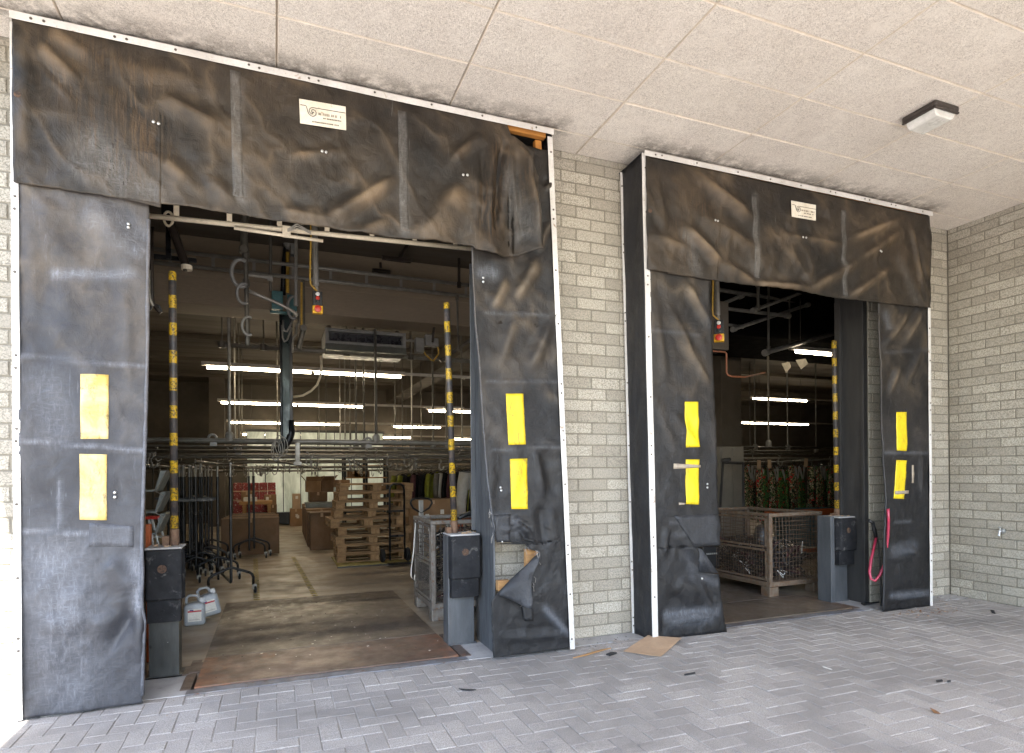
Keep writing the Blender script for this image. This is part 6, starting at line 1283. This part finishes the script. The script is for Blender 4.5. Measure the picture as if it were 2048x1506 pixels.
# wall tap
c = V((7.335, 4.05, 1.07)); d = ray(2006,1062); tt = 7.33/d[0]; c = V((7.33, d[1]*tt, CAMZ+d[2]*tt)); t = thing('wall_tap', 'small metal tap fixed on the side brick wall', 'tap', c)
mb = MB(); mb.lathe([(.028,0),(.028,-.012),(.012,-.014),(.012,-.06)], c, 12, axis='x'); mb.cyl(c+V((-.055,0,.005)), c+V((-.075,0,-.05)), .011, 10); mb.build('spout', K['alu'], t); mb = MB(); mb.cyl(c+V((-.05,0,.01)), c+V((-.05,0,.04)), .006, 8); mb.bx(c.x-.075,c.x-.025,c.y-.006,c.y+.006,c.z+.038,c.z+.046); mb.build('handle', K['alu'], t)
# bulkhead lamp on the soffit
c = gnd(1858,222,SZ); c = V((gnd(1862,196,SZ).x, 0, 0)); A, Bq, Cq = gnd(1818,232,SZ), gnd(1862,193,SZ), gnd(1903,216,SZ)
t = thing('bulkhead_lamp', 'square dark framed bulkhead lamp with white cover on the soffit', 'lamp', ((A.x+Cq.x)/2, (A.y+Cq.y)/2, SZ)); cx, cy = t.location.x, t.location.y; w = .135
mb = MB(); mb.bx(cx-w,cx+w,cy-w,cy+w,SZ-.045,SZ-.002); mb.build('housing', K['brownp'], t, bevel=.012)
mb = MB(); mb.prism([(cx-w*.86,SZ-.046),(cx+w*.86,SZ-.046),(cx+w*.78,SZ-.088),(cx+w*.60,SZ-.105),(cx-w*.60,SZ-.105),(cx-w*.78,SZ-.088)], cy-w*.84, cy+w*.84); mb.build('diffuser', K['opal'], t, bevel=.010, seg=3)
mb = MB(); mb.bx(cx-w*.98,cx+w*.98,cy-w*1.01,cy-w*.86,SZ-.060,SZ-.046); mb.bx(cx-w*1.01,cx-w*.87,cy-w*.84,cy+w*.98,SZ-.060,SZ-.046); mb.build('trim', K['brownp'], t, bevel=.004)
# ------------------------------------------------------------------ light, sky, camera
SUN_EL, SUN_AZ = math.radians(52), math.radians(192)     # azimuth clockwise from +Y
w = bpy.data.worlds.new('World'); SC.world = w; w.use_nodes = True; nt = w.node_tree
sky = nt.nodes.new('ShaderNodeTexSky'); sky.sky_type = 'NISHITA'; sky.sun_disc = False; sky.sun_elevation = SUN_EL; sky.sun_rotation = SUN_AZ; sky.air_density = 1.; sky.dust_density = 1.2; sky.ozone_density = 1.
bg = nt.nodes['Background']; nt.links.new(sky.outputs[0], bg.inputs[0]); bg.inputs[1].default_value = .15
ld = bpy.data.lights.new('sun', 'SUN'); ld.energy = 5.; ld.angle = math.radians(.53); ld.color = (1,.95,.88); lo = bpy.data.objects.new('sun', ld); C.objects.link(lo)
sd_ = V((math.sin(SUN_AZ)*math.cos(SUN_EL), math.cos(SUN_AZ)*math.cos(SUN_EL), math.sin(SUN_EL))); lo.rotation_euler = (-sd_).to_track_quat('-Z','Y').to_euler(); lo.location = (0,-10,12)
cd = bpy.data.cameras.new('camera'); cam = bpy.data.objects.new('camera', cd); C.objects.link(cam); SC.camera = cam
cam.matrix_world = Matrix.Translation((0,0,CAMZ)) @ Matrix.Rotation(-YAW,4,'Z') @ Matrix.Rotation(PI/2,4,'X') @ Matrix.Rotation(-ROLL,4,'Z')
cd.sensor_width = 36; cd.lens = 36*FPX/2048; cd.shift_y = (PYC-753)/2048; cd.clip_end = 500; cd.clip_start = .05
SC.view_settings.view_transform = 'Standard'; SC.view_settings.look = 'None'; SC.view_settings.gamma = 1; SC.view_settings.exposure = 2.95
SC.render.resolution_x, SC.render.resolution_y = 1024, 753
cy_ = SC.cycles; cy_.use_denoising = True; cy_.max_bounces = 8; cy_.diffuse_bounces = 5; cy_.glossy_bounces = 3; cy_.sample_clamp_indirect = 6; cy_.caustics_reflective = False; cy_.caustics_refractive = False
try: cy_.denoiser = 'OPENIMAGEDENOISE'
except Exception: pass
